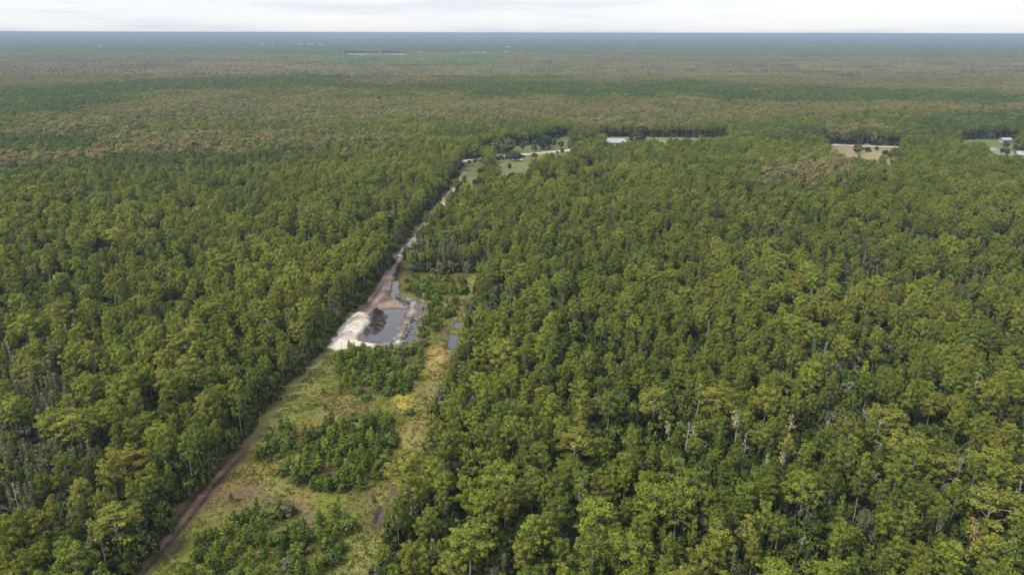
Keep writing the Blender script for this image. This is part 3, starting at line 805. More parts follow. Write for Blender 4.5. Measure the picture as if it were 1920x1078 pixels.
# ------------------------------------------------------------------ individual trees, labelled
ORD = ['first', 'second', 'third', 'fourth', 'fifth', 'sixth', 'seventh', 'eighth', 'ninth', 'tenth', 'eleventh', 'twelfth', 'thirteenth', 'fourteenth', 'fifteenth', 'sixteenth',
       'seventeenth', 'eighteenth', 'nineteenth', 'twentieth']
CARD = ['zero', 'one', 'two', 'three', 'four', 'five', 'six', 'seven', 'eight', 'nine', 'ten', 'eleven', 'twelve', 'thirteen', 'fourteen', 'fifteen', 'sixteen', 'seventeen', 'eighteen', 'nineteen', 'twenty']
PROTO = {}
def plant(kind, name, parts, vi, x, y, sx, sz, rot, tint, z=0.0):
    """an Empty with its crown and trunk; mesh data are shared between trees of one variant"""
    o = bpy.data.objects.new(name, None); o.empty_display_size = 1
    o.location = (x, y, z); o.scale = (sx, sx, sz); o.rotation_euler = (0, 0, rot)
    COL.objects.link(o)
    ms = VAR[kind][vi]
    out = []
    for me, pn in ((ms[0], parts[0]), (ms[1], parts[1])):
        c_ = bpy.data.objects.new(pn, me); c_.parent = o; c_['tint'] = [float(t) for t in tint]
        COL.objects.link(c_); out.append(c_)
    PROTO.setdefault((kind, vi), out)
    return o

def number_labels(recs):
    """recs: (object, description, photo x); where several share a description, add the place among them from the left"""
    by = {}
    for o, d, px in recs: by.setdefault(d, []).append((px, o))
    for d, v in by.items():
        v.sort(key=lambda t: t[0]); m = len(v)
        for i, (_, o) in enumerate(v):
            if m == 1: o['label'] = d
            elif i == 0: o['label'] = d + ', leftmost of %s' % CARD[min(m, 20)]
            elif i == m - 1: o['label'] = d + ', rightmost of %s' % CARD[min(m, 20)]
            else: o['label'] = d + ', %s from left of %s' % (ORD[min(i, 19)], CARD[min(m, 20)])

COLW = {'fresh': 'bright green', 'mid': 'mid-green', 'olive': 'olive', 'gold': 'yellow-green', 'amber': 'brownish-olive', 'deep': 'dark green'}
FORMW = {'rounded': 'rounded', 'pointed': 'pointed', 'spreading': 'spreading'}
def where(x, y):
    px, py = P(x, y, 8.0); px, py = float(px), float(py)
    d = -float(sdist(np.array([x]), np.array([y]), CLEARING)[0])
    cx = np.interp(y, [80, 250], [-45, -30])
    if x < cx:
        if d < 8: return 'beside the bottom dirt track' if py > 900 else ('beside the upper dirt track' if py > 760 else 'beside the grassy lane')
        return ('in the bottom left corner' if py > 930 else ('at the left edge' if px < 190 else ('left of the big thicket' if py > 800 else 'in woods left of pond')))
    if d < 8: return 'by the right path, bottom' if py > 900 else ('by the right path, middle' if py > 760 else 'by the path below puddles')
    col = 0 if px < 1080 else (1 if px < 1380 else (2 if px < 1660 else 3))
    row = 'bottom' if py > 980 else ('lower' if py > 880 else ('middle' if py > 790 else 'upper'))
    return 'in %s row, %s' % (row, ('near path', 'forest centre-left', 'forest centre-right', 'right edge')[col])

recs = []
def pine_obj(x, y, H, wf, vi, rot, tint, cls, form):
    o = plant('pine', 'pine_tree', ('crown', 'trunk'), vi, x, y, H / 13 * wf, H / 13, rot, tint)
    o['category'] = 'pine tree'; o['group'] = 'pine trees of the forest'
    size = 'tall' if H > 12.8 else ('short' if H < 10.6 else 'medium')
    recs.append((o, '%s %s %s pine %s' % (size, COLW[cls], FORMW[form], where(x, y)), float(P(x, y, 8.0)[0])))
for i, (x, y, H, wf, fm, cl) in enumerate(FX):
    pine_obj(x, y, H, wf, VIDX['pine'][fm][i % len(VIDX['pine'][fm])], i * 1.7, np.array(CLS[cl]) * 1.0, cl, fm)
inv = (T['px'] > -10) & (T['px'] < 1930) & (P(T['x'], T['y'], T['H'])[1] < 1078)
dist = np.hypot(T['x'], T['y'])
order = np.argsort(dist + (~inv) * 1e6 + T['cyp'] * 1e7)
pick = order[:300 - len(FX)]
single = np.zeros(len(dist), bool); single[pick] = True
for i in pick: pine_obj(T['x'][i], T['y'][i], T['H'][i], T['wf'][i], int(T['vi'][i]), T['rot'][i], T['col'][i], T['cls'][i], T['form'][i])
number_labels(recs)
recs = []
order = np.argsort(dist + (~inv) * 1e6 + (~T['cyp']) * 1e7)
first_domed = []
for v_ in VIDX['cypress']['domed']:      # the nearest rusty domed cypress of each shape is a single tree too
    k_ = [i for i in order if T['cyp'][i] and T['vi'][i] == v_ and inv[i]]
    first_domed += k_[:2]
for i in list(order[:300 - len(first_domed)]) + first_domed:
    if single[i]: continue
    if not (T['cyp'][i] and inv[i]): continue
    single[i] = True
    H = T['H'][i]
    o = plant('cypress', 'cypress_tree', ('crown', 'trunk'), int(T['vi'][i]), T['x'][i], T['y'][i], H / 12 * T['wf'][i], H / 12, T['rot'][i], T['col'][i])
    o['category'] = 'cypress tree'; o['group'] = 'thin cypress trees between the pines'
    px, py = P(T['x'][i], T['y'][i], 8.0); px, py = float(px), float(py)
    if T['cls'][i] == 'rusty': row = 'in rusty clump before the farm fields' if px > 1300 else 'at the edge of the far woods'
    elif px < 330: row = ('high in', 'upper', 'upper middle', 'middle', 'lower middle', 'lower', 'low in')[int(np.clip((py - 640) / 50, 0, 6))] + ' grey stand at left'
    elif px < 960: row = 'behind the clearing' if py < 530 else 'near the clearing'
    else: row = ('upper', 'middle', 'lower', 'bottom')[int(np.clip((py - 560) / 130, 0, 3))] + (' right forest' if px > 1500 else ' forest right of path')
    size = 'tall' if H > 10.6 else ('short' if H < 9 else 'medium')
    recs.append((o, '%s %s cypress, %s' % (size, T['cls'][i], row), px))
number_labels(recs)

# dead snags and withered trees
recs = []
SN = [(1476, 734), (1552, 786), (1588, 780), (1650, 832), (1312, 720), (1350, 747), (1376, 752), (1803, 858), (1912, 900), (1908, 1024), (1880, 1008), (1399, 810), (1650, 790), (1440, 850), (620, 470), (905, 395),
      (1090, 905), (1290, 790), (72, 670), (24, 905), (12, 640), (120, 605), (860, 610), (1760, 640), (1835, 700), (1550, 640), (1330, 600), (1700, 560), (800, 452)]
for i, (px, py) in enumerate(SN):
    H = 10.5 + (i * 37 % 10) * .25
    x, y = G(px, py, H)
    if blocked(np.array([x]), np.array([y]))[0]: x += 4 if px > 800 else -4
    o = plant('snag', 'dead_tree', ('branches', 'trunk'), i % 4, x, y, .75, H / 11, i * 1.3, (1, 1, 1))
    o['category'] = 'dead tree'; o['group'] = 'bare dead trees standing among the pines'
    zone = ('left woods' if px < 600 else 'woods behind clearing' if px < 960 else 'right forest') + (', upper part' if py < 650 else (', middle part' if py < 820 else ', lower part'))
    recs.append((o, '%s dead snag in %s' % ('forked bare' if i % 4 > 1 else 'straight bare', zone), px))
number_labels(recs)
recs = []
WI = [(1384, 770, 1.2), (1485, 776, 1.1), (1582, 806, .9), (1470, 848, .9), (1781, 852, 1.0), (1834, 972, 1.2), (1635, 792, .9), (1301, 795, .9), (502, 598, 1.2), (183, 990, .9), (262, 695, 1.0), (1885, 750, .9), (1255, 790, .9), (925, 420, 1.1), (1690, 880, .9)]
for i, (px, py, s_) in enumerate(WI):
    H = 10.5 * s_; x, y = G(px, py, H)
    tan = i in (5, 13)
    o = plant('withered', 'withered_tree', ('crown', 'trunk'), i % 3, x, y, s_, s_, i * 2.1, (.30, .20, .07) if tan else (.36, .31, .15))
    o['category'] = 'withered tree'; o['group'] = 'withered straw-coloured trees'
    recs.append((o, 'withered %s tree in %s' % ('orange-tan' if tan else 'straw-coloured', ('left woods' if px < 600 else 'right forest') + (', upper part' if py < 790 else ', lower part')), px))
number_labels(recs)

# ------------------------------------------------------------------ thickets of young pines and shrubs in the clearing
rr = np.random.default_rng(99)
THICK = [('thicket just below the pond', [(632, 668), (650, 656), (700, 655), (790, 655), (792, 690), (760, 735), (700, 752), (655, 748), (640, 715)], 62, 60, 3.3),
         ('big middle thicket', [(530, 878), (560, 850), (590, 810), (640, 785), (720, 785), (738, 815), (730, 870), (690, 920), (600, 925), (545, 905)], 80, 84, 3.6),
         ('small clump by the lane', [(482, 868), (500, 830), (530, 800), (555, 812), (540, 850), (500, 868)], 18, 14, 2.8),
         ('thicket at the bottom', [(340, 1078), (380, 1010), (440, 985), (500, 960), (600, 965), (665, 975), (640, 1040), (625, 1090), (340, 1110)], 64, 56, 3.2),
         ('scrub behind the pond', [(760, 520), (870, 522), (874, 560), (850, 590), (800, 640), (790, 655), (786, 600), (800, 560), (768, 550)], 50, 62, 2.7),
         ('open grass of the clearing', [(560, 700), (620, 670), (650, 730), (640, 775), (520, 880), (430, 940), (450, 960), (640, 945), (700, 940), (760, 800), (800, 760), (760, 760), (740, 780), (600, 790), (580, 740)], 24, 9, 2.2)]
recs, recs2 = [], []
for name, pts, n_pine, n_shrub, hh in THICK:
    pg = poly(pts); lo, hi = pg.min(0), pg.max(0); got = []
    tries = 0
    while len(got) < n_pine + n_shrub and tries < 6000:
        tries += 1
        p = lo + rr.random(2) * (hi - lo)
        if sdist(p[:1], p[1:], pg)[0] < -.5: continue
        if any((p[0] - q[0]) ** 2 + (p[1] - q[1]) ** 2 < .55 for q in got): continue
        if any(sdist(p[:1], p[1:], wp)[0] > -1.0 for wp in WATERS): continue
        got.append(p)
    rr.shuffle(got)
    for k, p in enumerate(got):
        px = float(P(p[0], p[1], 2)[0]); py = float(P(p[0], p[1], 2)[1])
        row = 'front' if py > np.array([q[1] for q in pts]).mean() + 18 else ('back' if py < np.array([q[1] for q in pts]).mean() - 18 else 'middle')
        if k < n_pine:
            H = hh * rr.uniform(.6, 1.4); w_ = rr.uniform(.8, 1.25)
            cl = rr.choice(3, p=[.45, .4, .15]); tint = np.array([(.112, .165, .020), (.085, .135, .020), (.17, .20, .030)][cl]) * rr.uniform(.85, 1.15)
            o = plant('young', 'young_pine', ('crown', 'trunk'), int(rr.integers(5)), p[0], p[1], H / 4 * w_, H / 4, rr.uniform(0, 6.28), tint)
            o['category'] = 'young pine'; o['group'] = 'young pines in the clearing'
            recs.append((o, '%s %s young pine, %s of %s' % ('tall' if H > hh * 1.12 else ('small' if H < hh * .86 else 'medium'), ('green', 'dark', 'light')[cl], row, name), px))
        else:
            H = rr.uniform(1.1, 2.7) * (1.0 if hh > 2.5 else .6); w_ = rr.uniform(.8, 1.25)
            cl = rr.choice(4, p=[.45, .33, .16, .06]); tint = np.array([(.068, .108, .022), (.10, .14, .030), (.15, .165, .038), (.13, .125, .07)][cl])
            o = plant('shrub', 'shrub', ('foliage', 'stem'), int(rr.integers(5)), p[0], p[1], H / 2.4 * w_, H / 2.4, rr.uniform(0, 6.28), tint)
            o['category'] = 'shrub'; o['group'] = 'shrubs in the clearing'
            recs2.append((o, '%s shrub, %s of %s' % (('dark green', 'green', 'olive', 'greyish')[cl], row, name), px))
number_labels(recs); number_labels(recs2)

# oaks and big round trees around the farm fields
OAKS = [(1020, 280, 9.5, 1.15, (.022, .036, .018), 'big dark round oak behind the pale road'), (943, 287, 12, 1.35, (.075, .10, .042), 'broad pale green oak with a shed under it'),
        (870, 290, 9.5, 1.0, (.028, .04, .03), 'dark oak left of the road fields'), (820, 309, 6.5, .7, (.03, .045, .025), 'dark oak at the left end of the road'),
        (893, 300, 10, 1.0, (.06, .095, .03), 'green oak standing left of the pale oak'), (920, 276, 10, .95, (.035, .05, .03), 'dark oak behind the pale green oak'),
        (980, 281, 6, .6, (.055, .085, .03), 'small green oak on the lawn'), (1007, 268, 11, 1.0, (.06, .10, .032), 'green oak behind the dark round oak'),
        (1035, 258, 12, 1.1, (.05, .085, .03), 'tall green oak at the top of the lawn'), (955, 318, 4.5, .5, (.03, .05, .022), 'lone dark tree in the small green field'),
        (1545, 277, 9.5, 1.1, (.02, .033, .02), 'dark round oak beside the straw-coloured field'), (1517, 275, 8, .8, (.045, .05, .04), 'greyish oak left of the dark round oak'),
        (1700, 285, 10, 1.0, (.035, .05, .03), 'dark oak at the right end of the dry field'), (1718, 280, 9, .9, (.03, .045, .028), 'dark oak hiding the end of the road'),
        (1195, 272, 11, 1.1, (.035, .055, .028), 'dark oak right of the white-roofed house'), (1600, 268, 8, .8, (.055, .075, .045), 'grey-green oak behind the gravel drive'),
        (1885, 278, 6.5, .65, (.12, .09, .055), 'brownish oak in front of the white shed'), (1910, 268, 9, 1.0, (.03, .045, .025), 'dark oak right of the white shed'),
        (1570, 262, 9, .9, (.03, .05, .03), 'dark green oak behind the dry field')]
for i, (px, py, H, wf, tint, lab) in enumerate(OAKS):
    x, y = G(px, py); wf *= 1.2
    o = plant('oak', 'oak_tree', ('crown', 'trunk'), i % 3, x, y, H / 10.3 * wf, H / 10.3, i * 1.1, np.array(tint) * 1.25)
    tag(o, lab, 'oak tree', 'oaks around the farm fields')
rs = np.random.default_rng(44); recs = []
for k, nn in (('field', 7), ('lawn', 9), ('dry', 8), ('strip', 3), ('green', 4), ('front', 3)):
    pg = FIELDS[k]; got = 0
    while got < nn:
        p = pg.min(0) + rs.random(2) * (pg.max(0) - pg.min(0))
        dr_ = min(-float(sdist(p[:1], p[1:], rd, False)[0]) for rd in (ROAD_A, ROAD_B))
        if sdist(p[:1], p[1:], pg)[0] < 1 or dr_ < 7: continue
        got += 1; H = rs.uniform(3.5, 8.5)
        o = plant('oak', 'oak_tree', ('crown', 'trunk'), got % 3, p[0], p[1], H / 10.3 * rs.uniform(.6, 1.0), H / 10.3, rs.uniform(0, 6), np.array([(.06, .09, .03), (.09, .115, .035), (.045, .065, .03)][got % 3]))
        o['category'] = 'oak tree'; o['group'] = 'small trees dotted over the farm fields'
        place = {'field': 'the green field', 'lawn': 'the lawn behind the road', 'dry': 'the straw-coloured field', 'strip': 'the grass strip', 'green': 'the bright green lawn', 'front': 'the lawn edge'}[k]
        recs.append((o, '%s %s tree on %s' % ('small' if H < 6 else 'medium', ('green', 'light green', 'dark green')[got % 3], place), float(P(p[0], p[1])[0])))
number_labels(recs)
# roadside bushes
recs = []
for i, (px, py, s_) in enumerate([(880, 305, .7), (890, 304, .7), (903, 303, .8), (912, 300.5, .9), (932, 300, 1.2), (940, 299.5, 1.3), (952, 298.5, 1.3), (975, 296, 1.1), (981, 295.5, .8), (1003, 293, .9), (1045, 288, .8),
                                  (1603, 283, .7), (1626, 285, 1.5), (1660, 291, 1.5), (1675, 296, 1.7)]):
    x, y = G(px, py)
    o = plant('shrub', 'shrub', ('foliage', 'stem'), i % 5, x, y, s_ * 1.25, s_, i, (.04, .06, .025))
    o['category'] = 'shrub'; o['group'] = 'bushes by the far road'
    recs.append((o, 'dark bush %s' % ('in front of the pale road' if px < 1200 else 'on the straw-coloured field'), px))
number_labels(recs)

# ------------------------------------------------------------------ buildings and the mast
def house(name, label, px, py, wd, dp, h, rh, rz, cat='house', wins=3, z=0.0, roofmat=M_WHITE):
    x, y = G(px, py)
    o = bpy.data.objects.new(name, None); COL.objects.link(o); o.location = (x, y, z); o.rotation_euler = (0, 0, rz)
    tag(o, label, cat)
    m = MB(); a, b_ = wd / 2, dp / 2
    m.box(-a, -b_, 0, a, b_, h); m.add([(-a, -b_, h), (-a, b_, h), (-a, 0, h + rh * .93), (a, -b_, h), (a, b_, h), (a, 0, h + rh * .93)], [(0, 2, 1), (3, 4, 5)])
    m.build('wall', M_WALL, o)
    e_ = .6; m = MB()
    for s in (-1, 1):
        ez = h - rh * e_ / b_
        A = [(-a - e_, s * (b_ + e_), ez), (a + e_, s * (b_ + e_), ez), (a + e_, 0, h + rh), (-a - e_, 0, h + rh)]
        m.add(A + [(p[0], p[1], p[2] + .15) for p in A], [(0, 1, 2, 3), (4, 5, 6, 7), (0, 1, 5, 4), (1, 2, 6, 5), (2, 3, 7, 6), (3, 0, 4, 7)])
    m.build('roof', roofmat, o)
    for k in range(wins):
        cx = -a + wd * (k + .5) / wins
        m = MB()
        if k == wins // 2 and wins > 1: m.box(cx - .5, -b_ - .06, 0, cx + .5, -b_ - .003, 2.1); m.build('door', M_STEEL, o)
        else: m.box(cx - .7, -b_ - .06, 1.0, cx + .7, -b_ - .003, 2.2); m.build('window', M_GLASS, o)
    return o
house('farm_house', 'long white-roofed house half hidden behind pines beside the oak', 1151, 273, 17, 9, 3.2, 2.6, .05)
house('garden_shed', 'small pale shed under the broad pale green oak', 941, 284, 5, 4, 2.4, 1.2, .3, 'shed', 1)
house('white_shed', 'small white-roofed shed at the end of the green lawn', 1884, 268, 8, 6, 2.8, 1.6, .1, 'shed', 2)
house('roadside_house', 'white house cut off by the photo edge at right', 1921, 297, 12, 8, 3.0, 2.2, -.3)
FB = [(493, 88, 62, 30, 24), (511, 89, 40, 20, 19), (562, 88, 52, 28, 21), (582, 88.5, 70, 30, 20), (604, 88.5, 60, 30, 19), (672, 89, 22, 16, 21), (190, 93, 34, 20, 20), (361, 90.5, 30, 20, 20), (713, 103, 10, 8, 12),
      (789, 104, 18, 12, 17), (868, 105, 20, 12, 16), (891, 104.5, 46, 14, 17), (908, 104.5, 30, 14, 17), (949, 103.5, 44, 16, 18), (977, 104, 16, 12, 16), (954, 94, 40, 20, 20), (1245, 88, 40, 20, 19), (1350, 103, 22, 12, 16)]
for i, (px, py, wd, dp, h) in enumerate(FB):
    names = {0: 'biggest white building of the far left town', 1: 'low white block right of the biggest far building', 2: 'white block at the start of the far row', 3: 'long white block in the middle of the far row',
             4: 'pale block at the end of the far row', 5: 'small white block above the lake', 6: 'pale building far off at the upper left', 7: 'pale building between the upper left one and town',
             8: 'tiny white house on the lake shore', 9: 'small white house right of the lake', 10: 'small white house left of the far sheds', 11: 'long white shed right of the lake', 12: 'second white shed beside the long one',
             13: 'wide white building at the end of the sheds', 14: 'faint small building past the sheds', 15: 'pale distant building above the sheds', 16: 'pale distant block right of the radio mast', 17: 'lone pale house in far woods at right'}
    house('far_building', names[i], px, py, wd * .62, dp * .7, h - 4.5, 2.0, 0.0, 'building', 5 if wd > 25 else 2)
def mast(px, py, Ht, lab):
    x, y = G(px, py); o = bpy.data.objects.new('radio_mast', None); COL.objects.link(o); o.location = (x, y, 0); tag(o, lab, 'mast')
    m = MB(); s = 1.3
    cs = [(s, 0), (-s / 2, s * .87), (-s / 2, -s * .87)]
    for cx, cy_ in cs: m.bar((cx, cy_, 0), (cx, cy_, Ht), .28, .28, 4)
    m.build('mast_leg_frame', M_STEEL, o)
    m = MB(); k = int(Ht / 3)
    for i in range(k):
        for j in range(3):
            a, b_ = cs[j], cs[(j + 1) % 3]; m.bar((*a, i * 3), (*b_, i * 3 + 3), .12, .12, 3); m.bar((*a, i * 3 + 3), (*b_, i * 3 + 3), .12, .12, 3)
    m.build('lattice', M_STEEL, o)
    m = MB(); m.bar((0, 0, Ht), (0, 0, Ht + 6), .2, .1, 5); m.build('antenna', M_STEEL, o)
mast(1188, 92, 66, 'tall thin grey radio mast standing above the far woods')
mast(987, 68, 82, 'faint tiny mast on the horizon near the middle')

# ------------------------------------------------------------------ scattered masses (geometry nodes on points)
def scatter_group(name, sources):
    ng = bpy.data.node_groups.new(name, 'GeometryNodeTree')
    ng.interface.new_socket('Geometry', in_out='INPUT', socket_type='NodeSocketGeometry')
    ng.interface.new_socket('Geometry', in_out='OUTPUT', socket_type='NodeSocketGeometry')
    N, L = ng.nodes, ng.links
    gi, go = N.new('NodeGroupInput'), N.new('NodeGroupOutput')
    jn = N.new('GeometryNodeJoinGeometry')
    for objs in reversed(sources):
        j2 = N.new('GeometryNodeJoinGeometry')
        for ob in objs:
            oi = N.new('GeometryNodeObjectInfo'); oi.transform_space = 'ORIGINAL'; oi.inputs['Object'].default_value = ob
            L.new(oi.outputs['Geometry'], j2.inputs['Geometry'])
        gt = N.new('GeometryNodeGeometryToInstance'); L.new(j2.outputs['Geometry'], gt.inputs['Geometry'])
        L.new(gt.outputs['Instances'], jn.inputs['Geometry'])
    ip = N.new('GeometryNodeInstanceOnPoints'); ip.inputs['Pick Instance'].default_value = True
    def na(nm, t):
        a = N.new('GeometryNodeInputNamedAttribute'); a.data_type = t; a.inputs['Name'].default_value = nm
        return [o for o in a.outputs if o.enabled and o.name == 'Attribute'][0]
    e2 = N.new('FunctionNodeEulerToRotation')
    L.new(na('rot', 'FLOAT_VECTOR'), e2.inputs['Euler']); L.new(e2.outputs['Rotation'], ip.inputs['Rotation'])
    L.new(na('scl', 'FLOAT_VECTOR'), ip.inputs['Scale']); L.new(na('idx', 'INT'), ip.inputs['Instance Index'])
    L.new(gi.outputs[0], ip.inputs['Points']); L.new(jn.outputs['Geometry'], ip.inputs['Instance'])
    L.new(ip.outputs['Instances'], go.inputs[0])
    return ng

def scatter(name, label, pts, rot, scl, idx_, tint, sources, cat='forest'):
    me = bpy.data.meshes.new(name); me.vertices.add(len(pts)); me.vertices.foreach_set('co', np.asarray(pts, np.float32).ravel())
    attr(me, 'rot', 'FLOAT_VECTOR', np.stack([rot * 0, rot * 0, rot], -1).astype(np.float32))
    attr(me, 'scl', 'FLOAT_VECTOR', np.asarray(scl, np.float32)); attr(me, 'idx', 'INT', np.asarray(idx_, np.int32))
    attr(me, 'tint', 'FLOAT_COLOR', np.concatenate([tint, np.ones((len(pts), 1))], -1).astype(np.float32))
    o = link(name, me); md = o.modifiers.new('scatter', 'NODES'); md.node_group = scatter_group(name, sources)
    return tag(o, label, cat, kind='stuff')

def need(kind, n):      # any variant that no single tree has used yet
    return [PROTO.get((kind, i)) for i in range(n)]
def rest(mask, kind, H0, name, label):
    src = need(kind, len(VAR[kind])); ok = [i for i, s_ in enumerate(src) if s_ is not None]
    remap = np.array([ok.index(i) if i in ok else ok[i % len(ok)] % len(ok) for i in range(len(src))])
    t = {k: v[mask] for k, v in T.items()}
    hz = t['H'] / H0
    scatter(name, label, np.stack([t['x'], t['y'], t['x'] * 0], -1), t['rot'], np.stack([hz * t['wf'], hz * t['wf'], hz], -1), remap[t['vi']], t['col'], [src[i] for i in ok])
rest(~single & ~T['cyp'], 'pine', 13.0, 'pine_forest', 'green pine forest stretching away behind the nearer pines')
rest(~single & T['cyp'], 'cypress', 12.0, 'cypress_forest', 'rusty and grey cypress woods reaching across the plain')
print('trees', len(T['x']), 'single', single.sum())

def bushes(y0, y1, s, seed, hmin, hmax):
    X, Y = grid_scatter(y0, y1, s, seed); r = np.random.default_rng(seed + 5)
    k = ~blocked(X, Y, -.6) & (r.random(len(X)) > .18); X, Y = X[k], Y[k]; N = len(X)
    px, py = P(X, Y, 3.0)
    h = hmin + (hmax - hmin) * r.random(N) ** 1.4 * (.6 + .8 * fbm(X, Y, 30, 301)); g = grey_weight(px, py); ru = rust_weight(px, py)
    u = r.random(N)[:, None]
    col = np.array((.048, .078, .015)) * (1 - u) + np.array((.088, .108, .022)) * u
    col = np.where((r.random(N) < g * .8 + .12)[:, None], np.array((.105, .11, .062)), col); col = np.where((r.random(N) < ru * .6)[:, None], np.array((.12, .10, .055)), col)
    col *= (.7 + .6 * r.random(N))[:, None]
    sc = h / 2.4
    wdt = .75 + .4 * r.random(N)
    return np.stack([X, Y, X * 0 - .2], -1), r.random(N) * 6.283, np.stack([np.clip(sc * wdt, .6, 1.5), np.clip(sc * wdt, .6, 1.5), sc], -1), r.integers(0, 5, N), col
B = [bushes(64, 260, 2.25, 31, 1.8, 7.2), bushes(260, 520, 3.2, 32, 2.2, 7.5), bushes(520, 1500, 6.0, 33, 3.0, 8.0)]
src = [s_ for s_ in need('shrub', 5) if s_]
B = [np.concatenate([b_[k] for b_ in B]) for k in range(5)]
scatter('undergrowth', 'dark leafy undergrowth filling the gaps between the pines', B[0], B[1], B[2], B[3] % len(src), B[4], src, 'undergrowth')

# weeds and grass tufts of the clearing
def tuft(seed):
    r = np.random.default_rng(seed); C = np.stack([r.normal(size=8) * .3, r.normal(size=8) * .3, .12 + r.random(8) * .25], -1)
    return foliage('grass_tuft', M_LEAF, C, np.full(8, .18), 9, .13, seed, squash=1.0, up=2.0)
tufts = []
r = np.random.default_rng(5)
for k in range(2):
    p = G(560 + 60 * k, 770 + 60 * k)
    o = link('grass', tuft(20 + k), loc=(p[0], p[1], .0)); o['tint'] = [.16, .16, .05]; tag(o, kind='stuff'); tufts.append([o])
Xg = r.uniform(-100, 5, 160000); Yg = r.uniform(76, 320, 160000)
d = sdist(Xg, Yg, CLEARING); k = (d > -1.5) & (-sdist(Xg, Yg, TRACK_LOW, False) > 1.7) & (sdist(Xg, Yg, SAND) < -.6) & (sdist(Xg, Yg, BANK) < -.5)
for wp in WATERS: k &= sdist(Xg, Yg, wp) < -.3
k &= r.random(len(Xg)) < sm(.30, .66, fbm(Xg, Yg, 8, 401)) * .75 + .25
Xg, Yg = Xg[k], Yg[k]; N = len(Xg); u = fbm(Xg, Yg, 10, 411)[:, None] + (r.random(N)[:, None] - .5) * .5
gc = np.array((.105, .125, .020)) * (1 - sm(.3, .7, u)) + np.array((.17, .14, .034)) * sm(.3, .7, u)
s3 = .25 + .65 * r.random(N) ** 4
scatter('grass', 'tufts of weeds and grass over the clearing', np.stack([Xg, Yg, Xg * 0 - .02], -1), r.random(N) * 6.28, np.stack([s3, s3, s3], -1), r.integers(0, 2, N), gc * (.8 + .4 * r.random(N))[:, None], tufts, 'grass')

# clods and broken stumps on the berm and rubble strip
M_CLOD = plain('dried_clods', (0.05, 0.043, 0.04), (0.26, 0.235, 0.21), 0.6)
vs, fs = [], []
r = np.random.default_rng(8)
oct_v = np.array([(1, 0, 0), (0, 1, 0), (-1, 0, 0), (0, -1, 0), (0, 0, 1), (0, 0, -1)], float); oct_f = [(0, 1, 4), (1, 2, 4), (2, 3, 4), (3, 0, 4), (1, 0, 5), (2, 1, 5), (3, 2, 5), (0, 3, 5)]
bl = BERM[:9]; rub = RUBBLE
cnt = 0
while cnt < 620:
    if cnt % 3:
        i = r.integers(0, len(bl) - 1); t = r.random(); p = bl[i] * (1 - t) + bl[i + 1] * t + r.normal(size=2) * 1.0
    else:
        p = rub.min(0) + r.random(2) * (rub.max(0) - rub.min(0))
        if sdist(p[:1], p[1:], rub)[0] < 0: continue
    s_ = r.uniform(.12, .5); b0 = len(vs); q = oct_v * s_ * r.uniform(.5, 1.3, (6, 3)); a = r.random() * 6.28
    q = q @ np.array([[math.cos(a), math.sin(a), 0], [-math.sin(a), math.cos(a), 0], [0, 0, .8]])
    vs += [(x_ + p[0], y_ + p[1], z_ + (.35 if cnt % 3 else .1)) for x_, y_, z_ in q]; fs += [tuple(i_ + b0 for i_ in f_) for f_ in oct_f]; cnt += 1
tag(link('rubble', mesh_np('rubble', np.array(vs), np.array(fs), [M_CLOD])), 'pale and dark clods heaped along the berm right of the pond', 'rubble', kind='stuff')

# ------------------------------------------------------------------ far woods, as patches of canopy out to the horizon
def canopy_patch(seed, size=34.0, n=34):
    r = np.random.default_rng(seed); V, Fc, Nn, Lv = [], [], [], []
    for i in range(n):
        cx, cy_ = (r.random(2) - .5) * size * 1.05; h = r.uniform(8.5, 13.5); ra = r.uniform(2.6, 4.2); b0 = len(V); k = 6; ph = r.random() * 6.28; lv = r.random()
        for ring, (rf, zf) in enumerate(((.5, .35), (1.0, .62), (.72, .86))):
            for j in range(k):
                a = ph + 2 * math.pi * (j + .5 * ring) / k; q = ra * rf * r.uniform(.75, 1.2); V.append((cx + math.cos(a) * q, cy_ + math.sin(a) * q, h * zf + r.uniform(-.4, .4)))
                Nn.append(unit(np.array([math.cos(a), math.sin(a), (.0, .35, .9)[ring]]))); Lv.append(np.clip(lv * .6 + r.random() * .4, 0, 1))
        V.append((cx, cy_, h)); Nn.append((0, 0, 1)); Lv.append(lv); top = len(V) - 1
        for ring in range(2):
            for j in range(k):
                a0, a1, c0, c1 = b0 + ring * k + j, b0 + ring * k + (j + 1) % k, b0 + (ring + 1) * k + j, b0 + (ring + 1) * k + (j + 1) % k
                Fc += [(a0, a1, c0), (a1, c1, c0)]
        for j in range(k): Fc.append((b0 + 2 * k + j, b0 + 2 * k + (j + 1) % k, top))
    me = mesh_np('distant_canopy', np.array(V), np.array(Fc), [M_LEAF]); attr(me, 'nrm', 'FLOAT_VECTOR', np.array(Nn, np.float32)); attr(me, 'lv', 'FLOAT', np.array(Lv, np.float32))
    return me
csrc = []
for k in range(4):
    o = link('distant_woods', canopy_patch(40 + k), loc=(-60 + 40 * k, 1560, 0)); o['tint'] = [.07, .09, .03]; tag(o, 'dark woods at the far side of the plain', 'woods', 'distant woods', 'stuff'); csrc.append([o])
PT, RO, SC, ID, TI = [], [], [], [], []
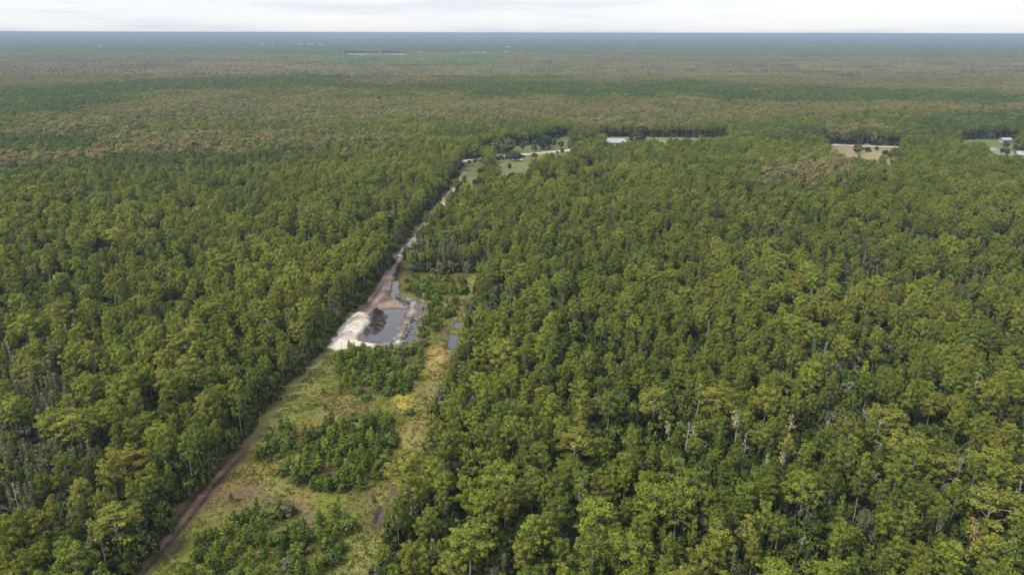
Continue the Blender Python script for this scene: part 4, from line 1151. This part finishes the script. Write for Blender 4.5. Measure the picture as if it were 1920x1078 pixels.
def far_patches(y0, y1, step, hs, seed):
    X, Y = grid_scatter(y0, y1, step, seed, jit=.4); r = np.random.default_rng(seed)
    k = ~(sdist(X, Y, LAKE) > -step * .4)
    X, Y = X[k], Y[k]; N = len(X)
    px, py = P(X, Y, 11.0); w1 = fbm(X, Y, 600, 501) - .5; w2 = fbm(X, Y, 150, 511) - .5
    qy = py + (w1 * 2 + w2) * np.clip((py - 60) * .16, .4, 30); qx = px + w1 * 120
    ru, dp = rust_weight(qx, qy), deep_weight(qx, qy)
    col = np.tile((.080, .100, .035), (N, 1)).astype(float); col = blend(col, np.clip(dp + w2, 0, 1) * .9, (.056, .080, .032))
    u = r.random(N); rc = np.outer(1 - u, (.120, .090, .052)) + np.outer(u, (.088, .078, .044)); m_ = np.clip(ru * .85 + w2 * 1.8 + w1 * 1.0 + (r.random(N) - .5) * .5, 0, .9)[:, None]
    col = col * (1 - m_) + rc * m_
    col *= (1 + w2 * .7 + (r.random(N) - .5) * .35)[:, None]
    s_ = step / 33.0
    PT.append(np.stack([X, Y, X * 0], -1)); RO.append(r.random(N) * 6.28); SC.append(np.stack([X * 0 + s_, X * 0 + s_, hs * (.85 + .35 * r.random(N))], -1)); ID.append(r.integers(0, 4, N)); TI.append(np.clip(col, .01, .5))
far_patches(1490, 5200, 32, 1.0, 61); far_patches(5200, 13000, 95, 1.15, 62); far_patches(13000, 43500, 380, 1.4, 63)
scatter('distant_forest', 'woods covering the plain as far as the horizon', np.concatenate(PT), np.concatenate(RO), np.concatenate(SC), np.concatenate(ID), np.concatenate(TI), csrc)

# ------------------------------------------------------------------ the air
mh_, n, l = newmat('haze_air'); out = n.new('ShaderNodeOutputMaterial'); pv = n.new('ShaderNodeVolumePrincipled')
pv.inputs['Color'].default_value = (0.27, 0.34, 0.44, 1); pv.inputs['Density'].default_value = 1.5e-4; pv.inputs['Anisotropy'].default_value = 0.0
l.new(pv.outputs['Volume'], out.inputs['Volume'])
m = MB(); m.box(-45500, -4000, -3, 45500, 47500, 92)
tag(m.build('haze', mh_), 'thin blue haze over the whole plain', 'haze', kind='stuff')
